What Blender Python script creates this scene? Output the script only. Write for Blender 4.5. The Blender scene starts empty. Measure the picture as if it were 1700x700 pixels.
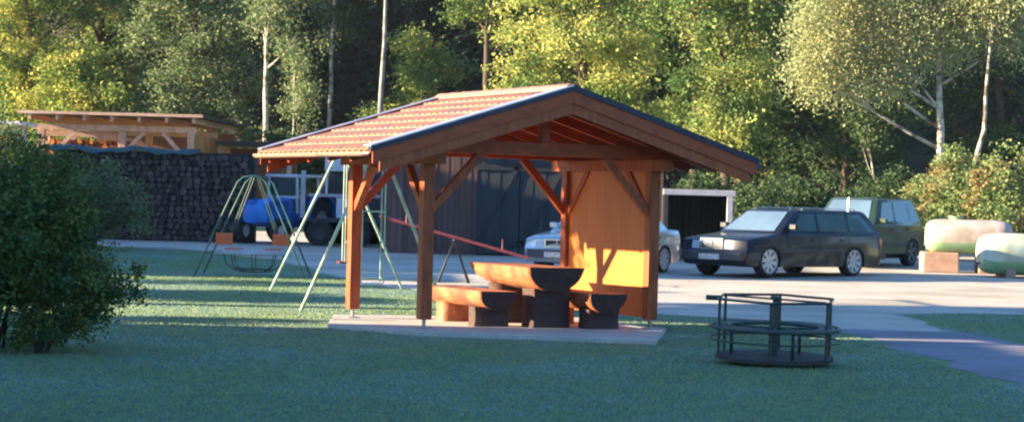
import bpy, bmesh, math, random
import numpy as np
from mathutils import Vector, Matrix
random.seed(7)
sc = bpy.context.scene
COL = sc.collection
rad = math.radians
PI = math.pi

# ------------------------------------------------------------------ materials
def newmat(name):
    m = bpy.data.materials.new(name); m.use_nodes = True
    nt = m.node_tree; nt.nodes.clear()
    out = nt.nodes.new('ShaderNodeOutputMaterial')
    return m, nt, out

def pm(name, c1, c2=None, scale=6, rough=.7, metal=0, bump=.0, stretch=(1, 1, 1), detail=6, coat=0, spec=.5, island=0, c3=None, s3=.6):
    """Principled surface; colour wanders between c1 and c2 with noise, c3 in large patches."""
    m, nt, out = newmat(name)
    N = nt.nodes.new; L = nt.links.new
    b = N('ShaderNodeBsdfPrincipled'); L(b.outputs[0], out.inputs[0])
    b.inputs['Roughness'].default_value = rough; b.inputs['Metallic'].default_value = metal
    b.inputs['Coat Weight'].default_value = coat; b.inputs['Specular IOR Level'].default_value = spec
    if c2 is None: c2 = tuple(v * .8 for v in c1)
    tc = N('ShaderNodeTexCoord'); mp = N('ShaderNodeMapping'); mp.inputs['Scale'].default_value = stretch
    L(tc.outputs['Object'], mp.inputs[0])
    n = N('ShaderNodeTexNoise'); n.inputs['Scale'].default_value = scale; n.inputs['Detail'].default_value = detail
    L(mp.outputs[0], n.inputs[0])
    r = N('ShaderNodeValToRGB'); r.color_ramp.elements[0].position = .32; r.color_ramp.elements[1].position = .68
    r.color_ramp.elements[0].color = (*c1, 1); r.color_ramp.elements[1].color = (*c2, 1)
    L(n.outputs['Fac'], r.inputs[0]); col = r.outputs[0]
    if c3 is not None:
        n3 = N('ShaderNodeTexNoise'); n3.inputs['Scale'].default_value = s3; n3.inputs['Detail'].default_value = 5
        L(tc.outputs['Object'], n3.inputs[0])
        r3 = N('ShaderNodeValToRGB'); r3.color_ramp.elements[0].position = .45; r3.color_ramp.elements[1].position = .62
        L(n3.outputs['Fac'], r3.inputs[0])
        mx = N('ShaderNodeMix'); mx.data_type = 'RGBA'; L(r3.outputs[0], mx.inputs[0]); L(col, mx.inputs[6]); mx.inputs[7].default_value = (*c3, 1)
        col = mx.outputs[2]
    if island:
        g = N('ShaderNodeNewGeometry'); mr = N('ShaderNodeMapRange'); mr.inputs[3].default_value = 1 - island; mr.inputs[4].default_value = 1 + island
        L(g.outputs['Random Per Island'], mr.inputs[0])
        h = N('ShaderNodeHueSaturation'); L(mr.outputs[0], h.inputs['Value']); L(col, h.inputs['Color']); col = h.outputs[0]
    L(col, b.inputs['Base Color'])
    if bump:
        bp = N('ShaderNodeBump'); bp.inputs['Strength'].default_value = bump; bp.inputs['Distance'].default_value = .02
        L(n.outputs['Fac'], bp.inputs['Height']); L(bp.outputs[0], b.inputs['Normal'])
    return m

def leafmat(name, cols, patch=None, pscale=.5, trans=.35, pthr=.52):
    """Leaves: each leaf takes its own colour from cols; patch = autumn colour in clumps."""
    m, nt, out = newmat(name)
    N = nt.nodes.new; L = nt.links.new
    g = N('ShaderNodeNewGeometry'); r = N('ShaderNodeValToRGB')
    els = r.color_ramp.elements
    while len(els) < len(cols): els.new(.5)
    for i, c in enumerate(cols):
        els[i].position = i / (len(cols) - 1); els[i].color = (*c, 1)
    L(g.outputs['Random Per Island'], r.inputs[0]); col = r.outputs[0]
    if patch:
        tc = N('ShaderNodeTexCoord'); n = N('ShaderNodeTexNoise'); n.inputs['Scale'].default_value = pscale; n.inputs['Detail'].default_value = 4
        L(tc.outputs['Object'], n.inputs[0])
        r2 = N('ShaderNodeValToRGB'); r2.color_ramp.elements[0].position = pthr - .06; r2.color_ramp.elements[1].position = pthr + .06
        L(n.outputs['Fac'], r2.inputs[0])
        mx = N('ShaderNodeMix'); mx.data_type = 'RGBA'; L(r2.outputs[0], mx.inputs[0]); L(col, mx.inputs[6]); mx.inputs[7].default_value = (*patch, 1)
        col = mx.outputs[2]
    d = N('ShaderNodeBsdfPrincipled'); d.inputs['Roughness'].default_value = .7; d.inputs['Specular IOR Level'].default_value = .2
    t = N('ShaderNodeBsdfTranslucent'); ms = N('ShaderNodeMixShader'); ms.inputs[0].default_value = trans
    L(col, d.inputs['Base Color']); L(col, t.inputs[0]); L(d.outputs[0], ms.inputs[1]); L(t.outputs[0], ms.inputs[2]); L(ms.outputs[0], out.inputs[0])
    return m

M = {}
def glassmat(name, col):
    return pm(name, col, col, rough=.04, spec=.9)
M['glass'] = glassmat('window_glass', (.02, .045, .055))
M['glass_reflect'] = pm('tree_reflection_glass', (.08, .17, .20), (.05, .12, .15), scale=3, rough=.06, spec=.9)  # teal base stands for trees reflected in and seen through the windows
M['sky_screen'] = pm('windscreen_sky_glass', (.12, .19, .27), (.08, .13, .20), scale=1.5, rough=.05, spec=.9)  # blue base stands for the sky reflected in the windscreen
M['wood'] = pm('stained_wood', (.46, .095, .02), (.27, .045, .01), scale=5, rough=.5, bump=.25, stretch=(3, 3, .6), island=.18)
M['wood_dark'] = pm('stained_wood_fascia', (.46, .085, .018), (.28, .045, .011), scale=4, rough=.55, bump=.2, stretch=(1.5, 3, 3), island=.15)
M['panel'] = pm('panel_boards', (.62, .19, .035), (.50, .135, .024), scale=4, rough=.45, bump=.15, stretch=(6, 6, .5), island=.05)
M['log'] = pm('split_log', (.52, .18, .08), (.36, .10, .04), scale=7, rough=.6, bump=.4, stretch=(3, .5, 3), c3=(.18, .06, .03), s3=2.5)
M['log_shaded'] = pm('shaded_log', (.085, .035, .025), (.04, .022, .02), scale=14, rough=.8, bump=.5, c3=(.05, .03, .03), s3=5)  # log wood darkened to stand for shade on the ends and stumps
M['tile'] = pm('clay_tile', (.46, .21, .12), (.30, .14, .09), scale=9, rough=.42, bump=.1, c3=(.24, .14, .12), s3=2.4)
M['flash'] = pm('verge_glint_metal', (.62, .62, .68), (.5, .5, .6), rough=.35, metal=.6)
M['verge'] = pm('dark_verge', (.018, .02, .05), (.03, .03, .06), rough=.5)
M['gutter'] = pm('sunlit_gutter_metal', (.50, .33, .28), (.4, .25, .2), rough=.4, metal=.3)
M['steel'] = pm('galvanised_steel', (.35, .35, .36), rough=.4, metal=.7)
M['concrete'] = pm('concrete', (.52, .49, .45), (.42, .40, .38), scale=8, rough=.85, bump=.2, c3=(.42, .39, .37), s3=2.2)
M['pale_green'] = pm('pale_green_paint', (.50, .66, .52), (.36, .52, .40), scale=9, rough=.4, c3=(.30, .36, .26), s3=3)
M['green_paint'] = pm('green_paint', (.05, .14, .12), (.03, .10, .09), rough=.45)
M['dark_green_paint'] = pm('dark_green_paint', (.012, .04, .04), (.02, .055, .05), scale=12, rough=.4, c3=(.06, .05, .035), s3=4)
M['orange_seat'] = pm('orange_seat', (.62, .14, .05), (.5, .1, .04), rough=.45)
M['pale_rim'] = pm('pale_blue_rim', (.45, .5, .62), rough=.35, metal=.2)
M['red_paint'] = pm('faded_red_paint', (.20, .03, .045), (.14, .022, .03), scale=8, rough=.5)
M['blue_paint'] = pm('bright_blue_paint', (.02, .20, .75), (.03, .24, .6), scale=5, rough=.4, c3=(.02, .06, .28), s3=3)
M['white_paint'] = pm('white_paint', (.68, .69, .76), (.55, .57, .66), rough=.4)
M['black'] = pm('black_rubber', (.018, .018, .02), (.03, .03, .032), scale=14, rough=.85)
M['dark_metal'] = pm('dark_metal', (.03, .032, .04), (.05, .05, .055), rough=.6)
M['alloy'] = pm('alloy_rim', (.62, .63, .66), (.5, .51, .55), rough=.35, metal=.4)
M['chrome'] = pm('chrome', (.75, .76, .8), rough=.2, metal=.85)
M['navy'] = pm('navy_car_paint', (.006, .008, .02), (.008, .01, .024), rough=.38, coat=.25, spec=.35)
M['silver'] = pm('silver_car_paint', (.42, .45, .50), (.38, .41, .46), rough=.25, metal=.4, coat=.8)
M['olive'] = pm('dark_green_car_paint', (.035, .06, .035), (.028, .05, .03), rough=.3, coat=.7)
M['lamp'] = pm('lamp_glass', (.45, .5, .58), (.3, .35, .45), scale=30, rough=.1, stretch=(1, 3, .2))
M['orange_lamp'] = pm('indicator', (.7, .22, .03), rough=.2)
M['red_lamp'] = pm('tail_lamp', (.35, .02, .02), rough=.2)
M['plate'] = pm('number_plate', (.7, .7, .7), (.3, .3, .32), scale=25, rough=.4)
M['planks'] = pm('weathered_planks', (.17, .08, .065), (.10, .052, .05), scale=3, rough=.8, bump=.3, stretch=(4, 4, .3), island=.3)
M['slate_door'] = pm('dark_door_boards', (.022, .026, .034), (.034, .038, .045), scale=3, rough=.7, stretch=(4, 4, .3), island=.25)
M['fascia'] = pm('pale_fascia', (.5, .48, .52), (.36, .36, .42), scale=5, rough=.6)
M['roofing'] = pm('dark_roofing', (.05, .045, .05), (.03, .03, .035), scale=4, rough=.85)
M['timber'] = pm('pale_timber', (.58, .38, .30), (.42, .25, .18), scale=5, rough=.7, island=.15)
M['timber_red'] = pm('firewood_fresh', (.55, .21, .07), (.26, .09, .04), scale=5, rough=.8, island=.45)
M['boards_gold'] = pm('golden_boards', (.45, .22, .07), (.3, .14, .05), scale=4, rough=.7, stretch=(4, 4, .4), island=.25)
M['logs_old'] = pm('old_firewood', (.12, .075, .06), (.06, .042, .04), scale=9, rough=.9, island=.55, bump=.3)
M['tarp'] = pm('teal_tarpaulin', (.05, .10, .10), (.03, .07, .07), scale=5, rough=.5, bump=.5)
M['tank_pink'] = pm('faded_pink_tank', (.66, .50, .45), (.55, .40, .36), scale=3, rough=.45, c3=(.40, .34, .27), s3=2.2)
M['tank_white'] = pm('pale_mint_tank', (.60, .66, .55), (.5, .57, .46), scale=3, rough=.55, c3=(.42, .46, .34), s3=2)
M['tank_green'] = pm('green_band', (.30, .48, .24), (.24, .4, .2), rough=.5)
M['salmon'] = pm('salmon_boards', (.50, .31, .23), (.36, .22, .16), scale=5, rough=.7)
M['birch_bark'] = pm('birch_bark', (.60, .56, .48), (.40, .36, .30), scale=3, rough=.8, stretch=(1, 1, 4), c3=(.10, .085, .07), s3=3)
M['grey_bark'] = pm('grey_bark', (.30, .29, .30), (.2, .19, .2), scale=4, rough=.85, c3=(.12, .11, .11), s3=2)
M['bark'] = pm('dark_bark', (.085, .06, .045), (.05, .038, .03), scale=8, rough=.9, bump=.5)
M['plaster'] = pm('plaster', (.62, .57, .48), (.55, .5, .42), scale=3, rough=.9)

# ------------------------------------------------------------------ mesh builder
class MB:
    def __init__(s): s.v = []; s.f = []; s.m = []
    def add(s, vs, fs, mi=0):
        o = len(s.v); s.v += [tuple(v) for v in vs]
        s.f += [tuple(i + o for i in f) for f in fs]; s.m += [mi] * len(fs)
        return s
    def box(s, x0, x1, y0, y1, z0, z1, mi=0, T=None):
        vs = [Vector((x, y, z)) for z in (z0, z1) for y in (y0, y1) for x in (x0, x1)]
        if T is not None: vs = [T @ v for v in vs]
        return s.add(vs, [(0, 2, 3, 1), (4, 5, 7, 6), (0, 1, 5, 4), (2, 6, 7, 3), (0, 4, 6, 2), (1, 3, 7, 5)], mi)
    def beam(s, p, q, w, h, mi=0, up=(0, 0, 1)):
        p = Vector(p); q = Vector(q); d = (q - p); L = d.length; d.normalize()
        sd = d.cross(Vector(up)); 
        if sd.length < 1e-4: sd = d.cross(Vector((1, 0, 0)))
        sd.normalize(); u = sd.cross(d)
        T = Matrix((sd, d, u)).transposed().to_4x4(); T.translation = p
        return s.box(-w / 2, w / 2, 0, L, -h / 2, h / 2, mi, T)
    def tube(s, pts, r, n=8, mi=0, closed=False, caps=True):
        pts = [Vector(p) for p in pts]; k = len(pts)
        rs = r if isinstance(r, (list, tuple)) else [r] * k
        o = len(s.v); ref = None
        for i, p in enumerate(pts):
            if closed: d = pts[(i + 1) % k] - pts[i - 1]
            else: d = pts[min(i + 1, k - 1)] - pts[max(i - 1, 0)]
            d.normalize()
            if ref is None: ref = Vector((0, 0, 1)) if abs(d.z) < .9 else Vector((1, 0, 0))
            a = d.cross(ref); a.normalize(); b = a.cross(d); ref = b
            for j in range(n):
                t = 2 * PI * j / n; s.v.append(tuple(p + (a * math.cos(t) + b * math.sin(t)) * rs[i]))
        for i in range(k if closed else k - 1):
            i2 = (i + 1) % k
            for j in range(n):
                j2 = (j + 1) % n
                s.f.append((o + i * n + j, o + i * n + j2, o + i2 * n + j2, o + i2 * n + j)); s.m.append(mi)
        if caps and not closed:
            s.f.append(tuple(o + j for j in range(n))[::-1]); s.m.append(mi)
            s.f.append(tuple(o + (k - 1) * n + j for j in range(n))); s.m.append(mi)
        return s
    def prism(s, poly, y0, y1, mi=0, T=None):
        """poly in (x,z), extruded along y"""
        n = len(poly)
        vs = [Vector((x, y0, z)) for x, z in poly] + [Vector((x, y1, z)) for x, z in poly]
        if T is not None: vs = [T @ v for v in vs]
        fs = [tuple(range(n)), tuple(range(2 * n - 1, n - 1, -1))] + [(i, i + n, (i + 1) % n + n, (i + 1) % n) for i in range(n)]
        return s.add(vs, fs, mi)
    def disc_y(s, cx, cy, cz, prof, n=24, mi=0):
        """lathe about the y axis; prof = (r, y) list"""
        o = len(s.v); k = len(prof)
        for r, y in prof:
            for j in range(n):
                t = 2 * PI * j / n; s.v.append((cx + r * math.cos(t), cy + y, cz + r * math.sin(t)))
        for i in range(k - 1):
            for j in range(n):
                j2 = (j + 1) % n
                s.f.append((o + i * n + j, o + i * n + j2, o + (i + 1) * n + j2, o + (i + 1) * n + j)); s.m.append(mi)
        return s
    def build(s, name, mats, parent=None, smooth=False, bevel=0, angle=None):
        me = bpy.data.meshes.new(name); me.from_pydata(s.v, [], s.f)
        if not isinstance(mats, (list, tuple)): mats = [mats]
        for m in mats: me.materials.append(m)
        me.polygons.foreach_set('material_index', s.m)
        bm = bmesh.new(); bm.from_mesh(me); bmesh.ops.recalc_face_normals(bm, faces=bm.faces); bm.to_mesh(me); bm.free()
        if smooth:
            me.polygons.foreach_set('use_smooth', [True] * len(me.polygons))
            if angle: me.set_sharp_from_angle(angle=rad(angle))
        me.update()
        o = bpy.data.objects.new(name, me); COL.objects.link(o); o.parent = parent
        if bevel:
            b = o.modifiers.new('bevel', 'BEVEL'); b.width = bevel; b.segments = 2; b.limit_method = 'ANGLE'
        return o

def tag(o, label=None, cat=None, group=None, kind=None):
    if label: o['label'] = label
    if cat: o['category'] = cat
    if group: o['group'] = group
    if kind: o['kind'] = kind
    return o
def thing(name, label, cat, loc=(0, 0, 0), rz=0, group=None):
    o = bpy.data.objects.new(name, None); COL.objects.link(o); o.empty_display_size = .2
    o.location = loc; o.rotation_euler = (0, 0, rz)
    return tag(o, label, cat, group)
def copy_tree(o, parent=None):
    c = o.copy(); COL.objects.link(c); c.parent = parent
    for ch in list(o.children): copy_tree(ch, c)
    return c

# ------------------------------------------------------------------ terrain
def g(y):
    if y < 38: return -.06
    if y < 92: return -.06 + .0165 * (y - 38)
    return -.06 + .0165 * 54 + .33 * (y - 92) * min(1, (y - 92) / 12)
def wob(y, s): return random.uniform(-.05, .05) + .04 * math.sin(y * 9.3 + s) + .10 * math.sin(y * 1.7 + s) + .06 * math.sin(y * 4.1 + 2 * s)

grassM = None
def ground_materials():
    global grassM
    m, nt, out = newmat('shade_blue_lawn'); N = nt.nodes.new; L = nt.links.new
    b = N('ShaderNodeBsdfPrincipled'); L(b.outputs[0], out.inputs[0]); b.inputs['Roughness'].default_value = .75; b.inputs['Specular IOR Level'].default_value = .3
    tc = N('ShaderNodeTexCoord')
    def noise(sc_, det, st=(1, 1, 1)):
        mp = N('ShaderNodeMapping'); mp.inputs['Scale'].default_value = st; L(tc.outputs['Object'], mp.inputs[0])
        n = N('ShaderNodeTexNoise'); n.inputs['Scale'].default_value = sc_; n.inputs['Detail'].default_value = det; L(mp.outputs[0], n.inputs[0]); return n.outputs['Fac']
    def ramp(f, a, b_, c1, c2):
        r = N('ShaderNodeValToRGB'); r.color_ramp.elements[0].position = a; r.color_ramp.elements[1].position = b_
        r.color_ramp.elements[0].color = (*c1, 1); r.color_ramp.elements[1].color = (*c2, 1); L(f, r.inputs[0]); return r.outputs[0]
    def mix(f, a, b_):
        x = N('ShaderNodeMix'); x.data_type = 'RGBA'; L(f, x.inputs[0]); L(a, x.inputs[6]); L(b_, x.inputs[7]); return x.outputs[2]
    c1 = ramp(noise(9, 8), .35, .65, (.07, .15, .06), (.18, .25, .08))
    c2 = ramp(noise(5, 8), .35, .65, (.11, .20, .16), (.19, .28, .20))  # bluish patches: the blue of the shade put into the grass colour
    c = mix(ramp(noise(.55, 5, (1, .6, 1)), .42, .6, (0, 0, 0), (1, 1, 1)), c1, c2)
    L(c, b.inputs['Base Color'])
    bp = N('ShaderNodeBump'); bp.inputs['Strength'].default_value = .35; bp.inputs['Distance'].default_value = .02
    L(noise(14, 8), bp.inputs['Height']); L(bp.outputs[0], b.inputs['Normal'])
    grassM = m
ground_materials()
M['gravel'] = pm('pale_gravel', (.56, .50, .43), (.42, .38, .34), scale=18, rough=.9, bump=.5, c3=(.36, .33, .27), s3=.5)
M['path'] = pm('fine_gravel_path', (.27, .25, .30), (.21, .19, .25), scale=18, rough=.9, bump=.4, c3=(.19, .18, .20), s3=.7)
M['forest_floor'] = pm('leaf_litter', (.05, .045, .02), (.03, .04, .015), scale=3, rough=1)

mb = MB()
ys = [-60, -20, 0] + [2 * i for i in range(1, 19)] + [38 + 1.5 * i for i in range(36)] + [92 + 3 * i for i in range(1, 24)]
xs = list(range(-120, 121, 8))
for y in ys:
    for x in xs: mb.v.append((x, y, g(y)))
nx = len(xs)
for i in range(len(ys) - 1):
    for j in range(nx - 1):
        mb.f.append((i * nx + j, i * nx + j + 1, (i + 1) * nx + j + 1, (i + 1) * nx + j)); mb.m.append(1 if ys[i] > 88 else 0)
tag(mb.build('ground', [grassM, M['forest_floor']], smooth=True), kind='structure')

def interp(t, tab):
    if t <= tab[0][0]: return tab[0][1]
    for (a, b), (c, d) in zip(tab, tab[1:]):
        if t <= c: return b + (d - b) * (t - a) / (c - a)
    return tab[-1][1]
def sheet(name, y0, y1, left, right, lift, mat, step=.25, s=0):
    mb = MB(); y = y0; k = 0
    while y < y1 + 1e-6:
        a = interp(y, left) + wob(y, s); b = interp(y, right) + wob(y, s + 3); b = max(b, a + .1)
        for j in range(9): mb.v.append((a + (b - a) * j / 8, y, g(y) + lift))
        if k:
            for j in range(8):
                o = k * 9 + j; mb.f.append((o - 9, o - 8, o + 1, o)); mb.m.append(0)
        k += 1; y += step
    return tag(mb.build(name, mat), kind='structure')
sheet('gravel_yard', 33.0, 72, [(33, 4.6), (34.8, 4.1), (36, 2.5), (38, .8), (41, -1.5), (45, -3.2), (52, -5), (57, -8), (59, -14), (60, -30)],
      [(33, 6.2), (38, 6.3), (38.8, 7.2), (39.4, 12), (40.5, 22), (42, 50)], .004, M['gravel'])
sheet('path', 4, 33.0, [(4, 5.4), (17, 5.15), (23, 4.95), (33, 4.6)], [(4, 7.4), (17, 7.1), (30.5, 6.65), (33, 6.2)], .004, M['path'], s=0)

# ------------------------------------------------------------------ grass blades
GR = leafmat('grass_blades', [(.15, .26, .21), (.20, .31, .21), (.38, .42, .18), (.17, .28, .24)], trans=.5)  # blade colours carry the blue of the shade too
def quads(name, V, mat, parent=None, k=4):
    """V: (n,k,3) array of faces -> one mesh"""
    n = V.shape[0]; me = bpy.data.meshes.new(name)
    me.vertices.add(n * k); me.vertices.foreach_set('co', V.reshape(-1).astype(np.float32))
    me.loops.add(n * k); me.loops.foreach_set('vertex_index', np.arange(n * k, dtype=np.int32))
    me.polygons.add(n); me.polygons.foreach_set('loop_start', np.arange(0, n * k, k, dtype=np.int32))
    me.polygons.foreach_set('loop_total', np.full(n, k, dtype=np.int32))
    me.materials.append(mat); me.update(calc_edges=True)
    o = bpy.data.objects.new(name, me); COL.objects.link(o); o.parent = parent
    return o
def grass():
    rs = np.random.RandomState(3); P = []
    n = 260000
    y = 16.5 + 40 * rs.rand(n) ** 1.35; x = (rs.rand(n) * 2 - 1) * (.24 * y + .5)
    keep = ~((x > np.interp(y, [17, 23, 33], [5.0, 4.8, 4.5]) - .0) & (x < np.interp(y, [17, 30.5, 33, 38], [7.2, 6.75, 6.3, 6.4])) & (y < 38.6))
    gl = np.interp(y, [33, 34.8, 36, 38, 41, 45, 52], [4.5, 4.0, 2.4, .7, -1.6, -3.3, -5.1])
    gr_ = np.interp(y, [33, 38, 38.8, 39.4, 40.5], [6.3, 6.4, 7.3, 12, 22])
    keep &= ~((y > 33) & (x > gl) & (x < gr_)); keep &= ~((y > 40.5) & (x > gl))
    c, s_ = math.cos(.4306), math.sin(.4306)   # keep clear of the slab
    lx = (x + 1.06) * c + (y - 29.31) * s_; ly = -(x + 1.06) * s_ + (y - 29.31) * c
    keep &= ~((lx > -.5) & (lx < 3.55) & (ly > -.95) & (ly < 2.75))
    x = x[keep]; y = y[keep]; n = len(x)
    z = -.06 + .0165 * np.maximum(0, y - 38)
    clump = .5 + .3 * np.sin(x * 1.7 + 2.3 * np.sin(y * .9)) * np.sin(y * 1.5 + 1.4 * np.sin(x * 1.1)) + .2 * np.sin(x * 6 + 3 * np.sin(y * 3))
    h = (.009 + .013 * rs.rand(n)) * (.5 + clump); w = .008 + .008 * rs.rand(n)
    a = rs.rand(n) * 2 * PI; la = rs.rand(n) * 2 * PI; lean = h * .7 * rs.rand(n)
    V = np.zeros((n, 3, 3))
    V[:, 0] = np.stack([x - w * np.cos(a), y - w * np.sin(a), z], 1)
    V[:, 1] = np.stack([x + w * np.cos(a), y + w * np.sin(a), z], 1)
    V[:, 2] = np.stack([x + lean * np.cos(la), y + lean * np.sin(la), z + h], 1)
    tag(quads('grass', V, GR, k=3), 'short bluish lawn grass around the picnic pavilion', 'grass', kind='stuff')
grass()

# ------------------------------------------------------------------ pavilion
W, D = 3.17, 2.49
OF, OB, HW, ZR, ZE = .78, .82, 2.645, 3.02, 2.20
YAW = .4306
FL = Vector((-1.06, 29.31, 0))
pav = thing('picnic_pavilion', 'open timber picnic shelter with orange tiled gable roof and one boarded side', 'pavilion', FL, YAW)
CX = W / 2
slope = (ZR - ZE) / HW
for px, py in ((0, 0), (W, 0), (0, D), (W, D)):
    MB().box(px - .075, px + .075, py - .075, py + .075, .12, 2.04).build('post', M['wood'], pav, bevel=.006)
    MB().box(px - .012, px + .012, py - .03, py + .03, -.02, .12).box(px - .06, px + .06, py - .06, py + .06, .113, .121).box(px - .08, px + .08, py - .08, py + .08, .0, .012).build('post_bracket', M['steel'], pav)
for px in (0, W):
    MB().box(px - .07, px + .07, -.42, D + .42, 2.04, 2.19).build('wall_plate', M['wood'], pav, bevel=.006)
for py in (0, D):
    MB().box(-.55, W + .55, py - .065, py + .065, 2.19, 2.36).build('tie_beam', M['wood_dark'], pav, bevel=.006)
    MB().box(CX - .06, CX + .06, py - .055, py + .055, 2.36, ZR - .27).build('king_post', M['wood'], pav, bevel=.005)
def brace(a, b): MB().beam(a, b, .09, .10).build('brace', M['wood'], pav, bevel=.005)
for py in (0, D):
    brace((.06, py, 1.48), (.72, py, 2.2)); brace((W - .06, py, 1.48), (W - .72, py, 2.2))
for px in (0, W):
    brace((px, .06, 1.46), (px, .66, 2.05)); brace((px, D - .06, 1.46), (px, D - .66, 2.05))
# boarded right side
mb = MB(); n = 19; y = .09
for i in range(n):
    w_ = (D - .18) / n
    mb.box(W - .018, W + .012 + .002 * (i % 2), y + .001, y + w_ - .001, .14, 2.038); y += w_
mb.build('side_panel', M['panel'], pav)
MB().box(W + .014, W + .055, .08, D - .08, .5, .62).box(W + .014, W + .055, .08, D - .08, 1.55, 1.67).build('panel_rail', M['wood'], pav, bevel=.004)
# rafters and deck
for k in range(6):
    py = -OF + .12 + k * (D + OF + OB - .24) / 5
    for sg_ in (-1, 1):
        a = (CX + sg_ * .02, py, ZR - .115); b = (CX + sg_ * (HW - .06), py, ZR - .115 - slope * (HW - .08))
        MB().beam(a, b, .07, .13).build('rafter', M['wood_dark'], pav)
mb = MB(); nb = 16
for sg_ in (-1, 1):
    for i in range(nb):
        a0 = HW * i / nb; a1 = HW * (i + 1) / nb - .006
        vs = []
        for yy in (-OF + .02, D + OB - .02):
            for (aa, dz) in ((a0, -.052), (a1, -.052), (a1, -.034), (a0, -.034)):
                vs.append((CX + sg_ * aa, yy, ZR - slope * aa + dz))
        mb.add(vs, [(0, 1, 2, 3), (7, 6, 5, 4), (0, 4, 5, 1), (1, 5, 6, 2), (2, 6, 7, 3), (3, 7, 4, 0)])
mb.build('roof_boards', M['wood_dark'], pav)
# clay tiles: wavy courses stepped down the slope
def tiles(sg_, name):
    mb = MB(); y0, y1 = -OF - .02, D + OB + .02; nw = int(round((y1 - y0) / .2)); ns = nw * 8; rows = 8
    L_ = HW + .05
    cols = ns + 1
    prof = []
    for r in range(rows):
        a0 = L_ * r / rows; a1 = L_ * (r + 1) / rows
        prof += [(a0 + .0, .0), (a1 - .002, .022)]
    idx0 = len(mb.v)
    for (a, lift) in prof:
        for c in range(cols):
            yy = y0 + (y1 - y0) * c / ns
            wv = .012 * math.sin(2 * PI * c / 8) + .004 * math.sin(4 * PI * c / 8 + .6)
            mb.v.append((CX + sg_ * a, yy, ZR - slope * a - .012 + lift + wv))
    for i in range(len(prof) - 1):
        for c in range(cols - 1):
            o = i * cols + c; mb.f.append((o, o + 1, o + cols + 1, o + cols)); mb.m.append(0)
    # front edge of the eave course: turn down
    o = len(mb.v); last = (len(prof) - 1) * cols
    for c in range(cols):
        x, yy, z = mb.v[last + c]; mb.v.append((x - sg_ * .005, yy, z - .022))
    for c in range(cols - 1): mb.f.append((last + c, last + c + 1, o + c + 1, o + c)); mb.m.append(0)
    mb.build(name, M['tile'], pav, smooth=True, angle=40)
tiles(-1, 'roof_tiles'); tiles(1, 'roof_tiles')
mb = MB()
nr = 11; y0, y1 = -OF - .02, D + OB + .02
for i in range(nr):
    a = y0 + (y1 - y0) * i / nr; b = y0 + (y1 - y0) * (i + 1) / nr + .02
    pa = [(math.cos(t) * .11, math.sin(t) * .085) for t in [PI * j / 8 for j in range(9)]]
    for q, (yy, sc_) in enumerate(((a, .94), (b, 1.04))):
        for x, z in pa: mb.v.append((CX + x * sc_, yy, ZR - .02 + z * sc_))
    o = i * 18
    for j in range(8): mb.f.append((o + j, o + j + 1, o + 10 + j, o + 9 + j)); mb.m.append(0)
    mb.f.append(tuple(o + j for j in range(9))); mb.m.append(0); mb.f.append(tuple(o + 9 + j for j in range(9))); mb.m.append(0)
mb.build('ridge_tiles', M['tile'], pav, smooth=True, angle=40)
# barge boards, verge strips
for yy, dr in ((-OF, -1), (D + OB, 1)):
    for sg_ in (-1, 1):
        for nm, t0, t1, off, mat in (('barge_board', -.185, -.03, .028, M['wood_dark']), ('barge_board', -.315, -.182, .008, M['wood'])):
            e = HW - (.0 if t1 > -.1 else .10)
            ya, yb = sorted((yy, yy + dr * off)); ya -= (.022 if dr < 0 else 0); yb += (.022 if dr > 0 else 0)
            ya, yb = (yy - off - .022, yy - off) if dr < 0 else (yy + off, yy + off + .022)
            poly = [(CX, ZR + t1), (CX + sg_ * e, ZR - slope * e + t1), (CX + sg_ * e, ZR - slope * e + t0), (CX, ZR + t0)]
            MB().prism(poly, ya, yb).build(nm, mat, pav, bevel=.003)
        o1 = .053
        ya, yb = (yy - o1 - .012, yy + .05) if dr < 0 else (yy - .05, yy + o1 + .012)
        e = HW + .03
        poly = [(CX, ZR + .028), (CX + sg_ * e, ZR - slope * e + .028), (CX + sg_ * e, ZR - slope * e - .028), (CX, ZR - .028)]
        MB().prism(poly, ya, yb).build('verge_edge', M['verge'], pav)
        poly = [(CX, ZR + .046), (CX + sg_ * e, ZR - slope * e + .046), (CX + sg_ * e, ZR - slope * e + .030), (CX, ZR + .030)]
        MB().prism(poly, ya + (.0 if dr < 0 else -.03), yb + ((.14 if sg_ < 0 else .03) if dr < 0 else 0)).build('verge_capping', M['flash'] if sg_ < 0 else M['verge'], pav)  # pale copy on the sunlit slope, widened as sheen; dark copy on the other
for sg_ in (-1, 1):
    mb = MB(); xo = CX + sg_ * (HW + .07); zo = ZR - slope * HW - .045
    ps = [(math.cos(PI + PI * j / 8) * .06, math.sin(PI + PI * j / 8) * .055) for j in range(9)]
    ps = ps + [(x * .9, z * .9) for x, z in ps[::-1]]
    mb.prism([(xo + x, zo + z) for x, z in ps], -OF + .02, D + OB - .02)
    mb.build('gutter', M['gutter'] if sg_ < 0 else M['dark_metal'], pav, smooth=True, angle=50)  # pale copy for the sunlit eave, dark copy for the shaded one

# slab under the pavilion (ground surface)
mb = MB()
outl = [(-2.35, 31.3), (-2.3, 29.9), (-1.1, 28.75), (1.75, 28.15), (2.05, 30.9), (1.0, 33.3), (-2.4, 32.3)]
n = len(outl)
mb.add([(x, y, -.0) for x, y in outl] + [(x, y, -.12) for x, y in outl], [tuple(range(n))] + [(i, (i + 1) % n, (i + 1) % n + n, i + n) for i in range(n)])
tag(mb.build('paving_slab', M['concrete'], bevel=.01), kind='structure')

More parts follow.
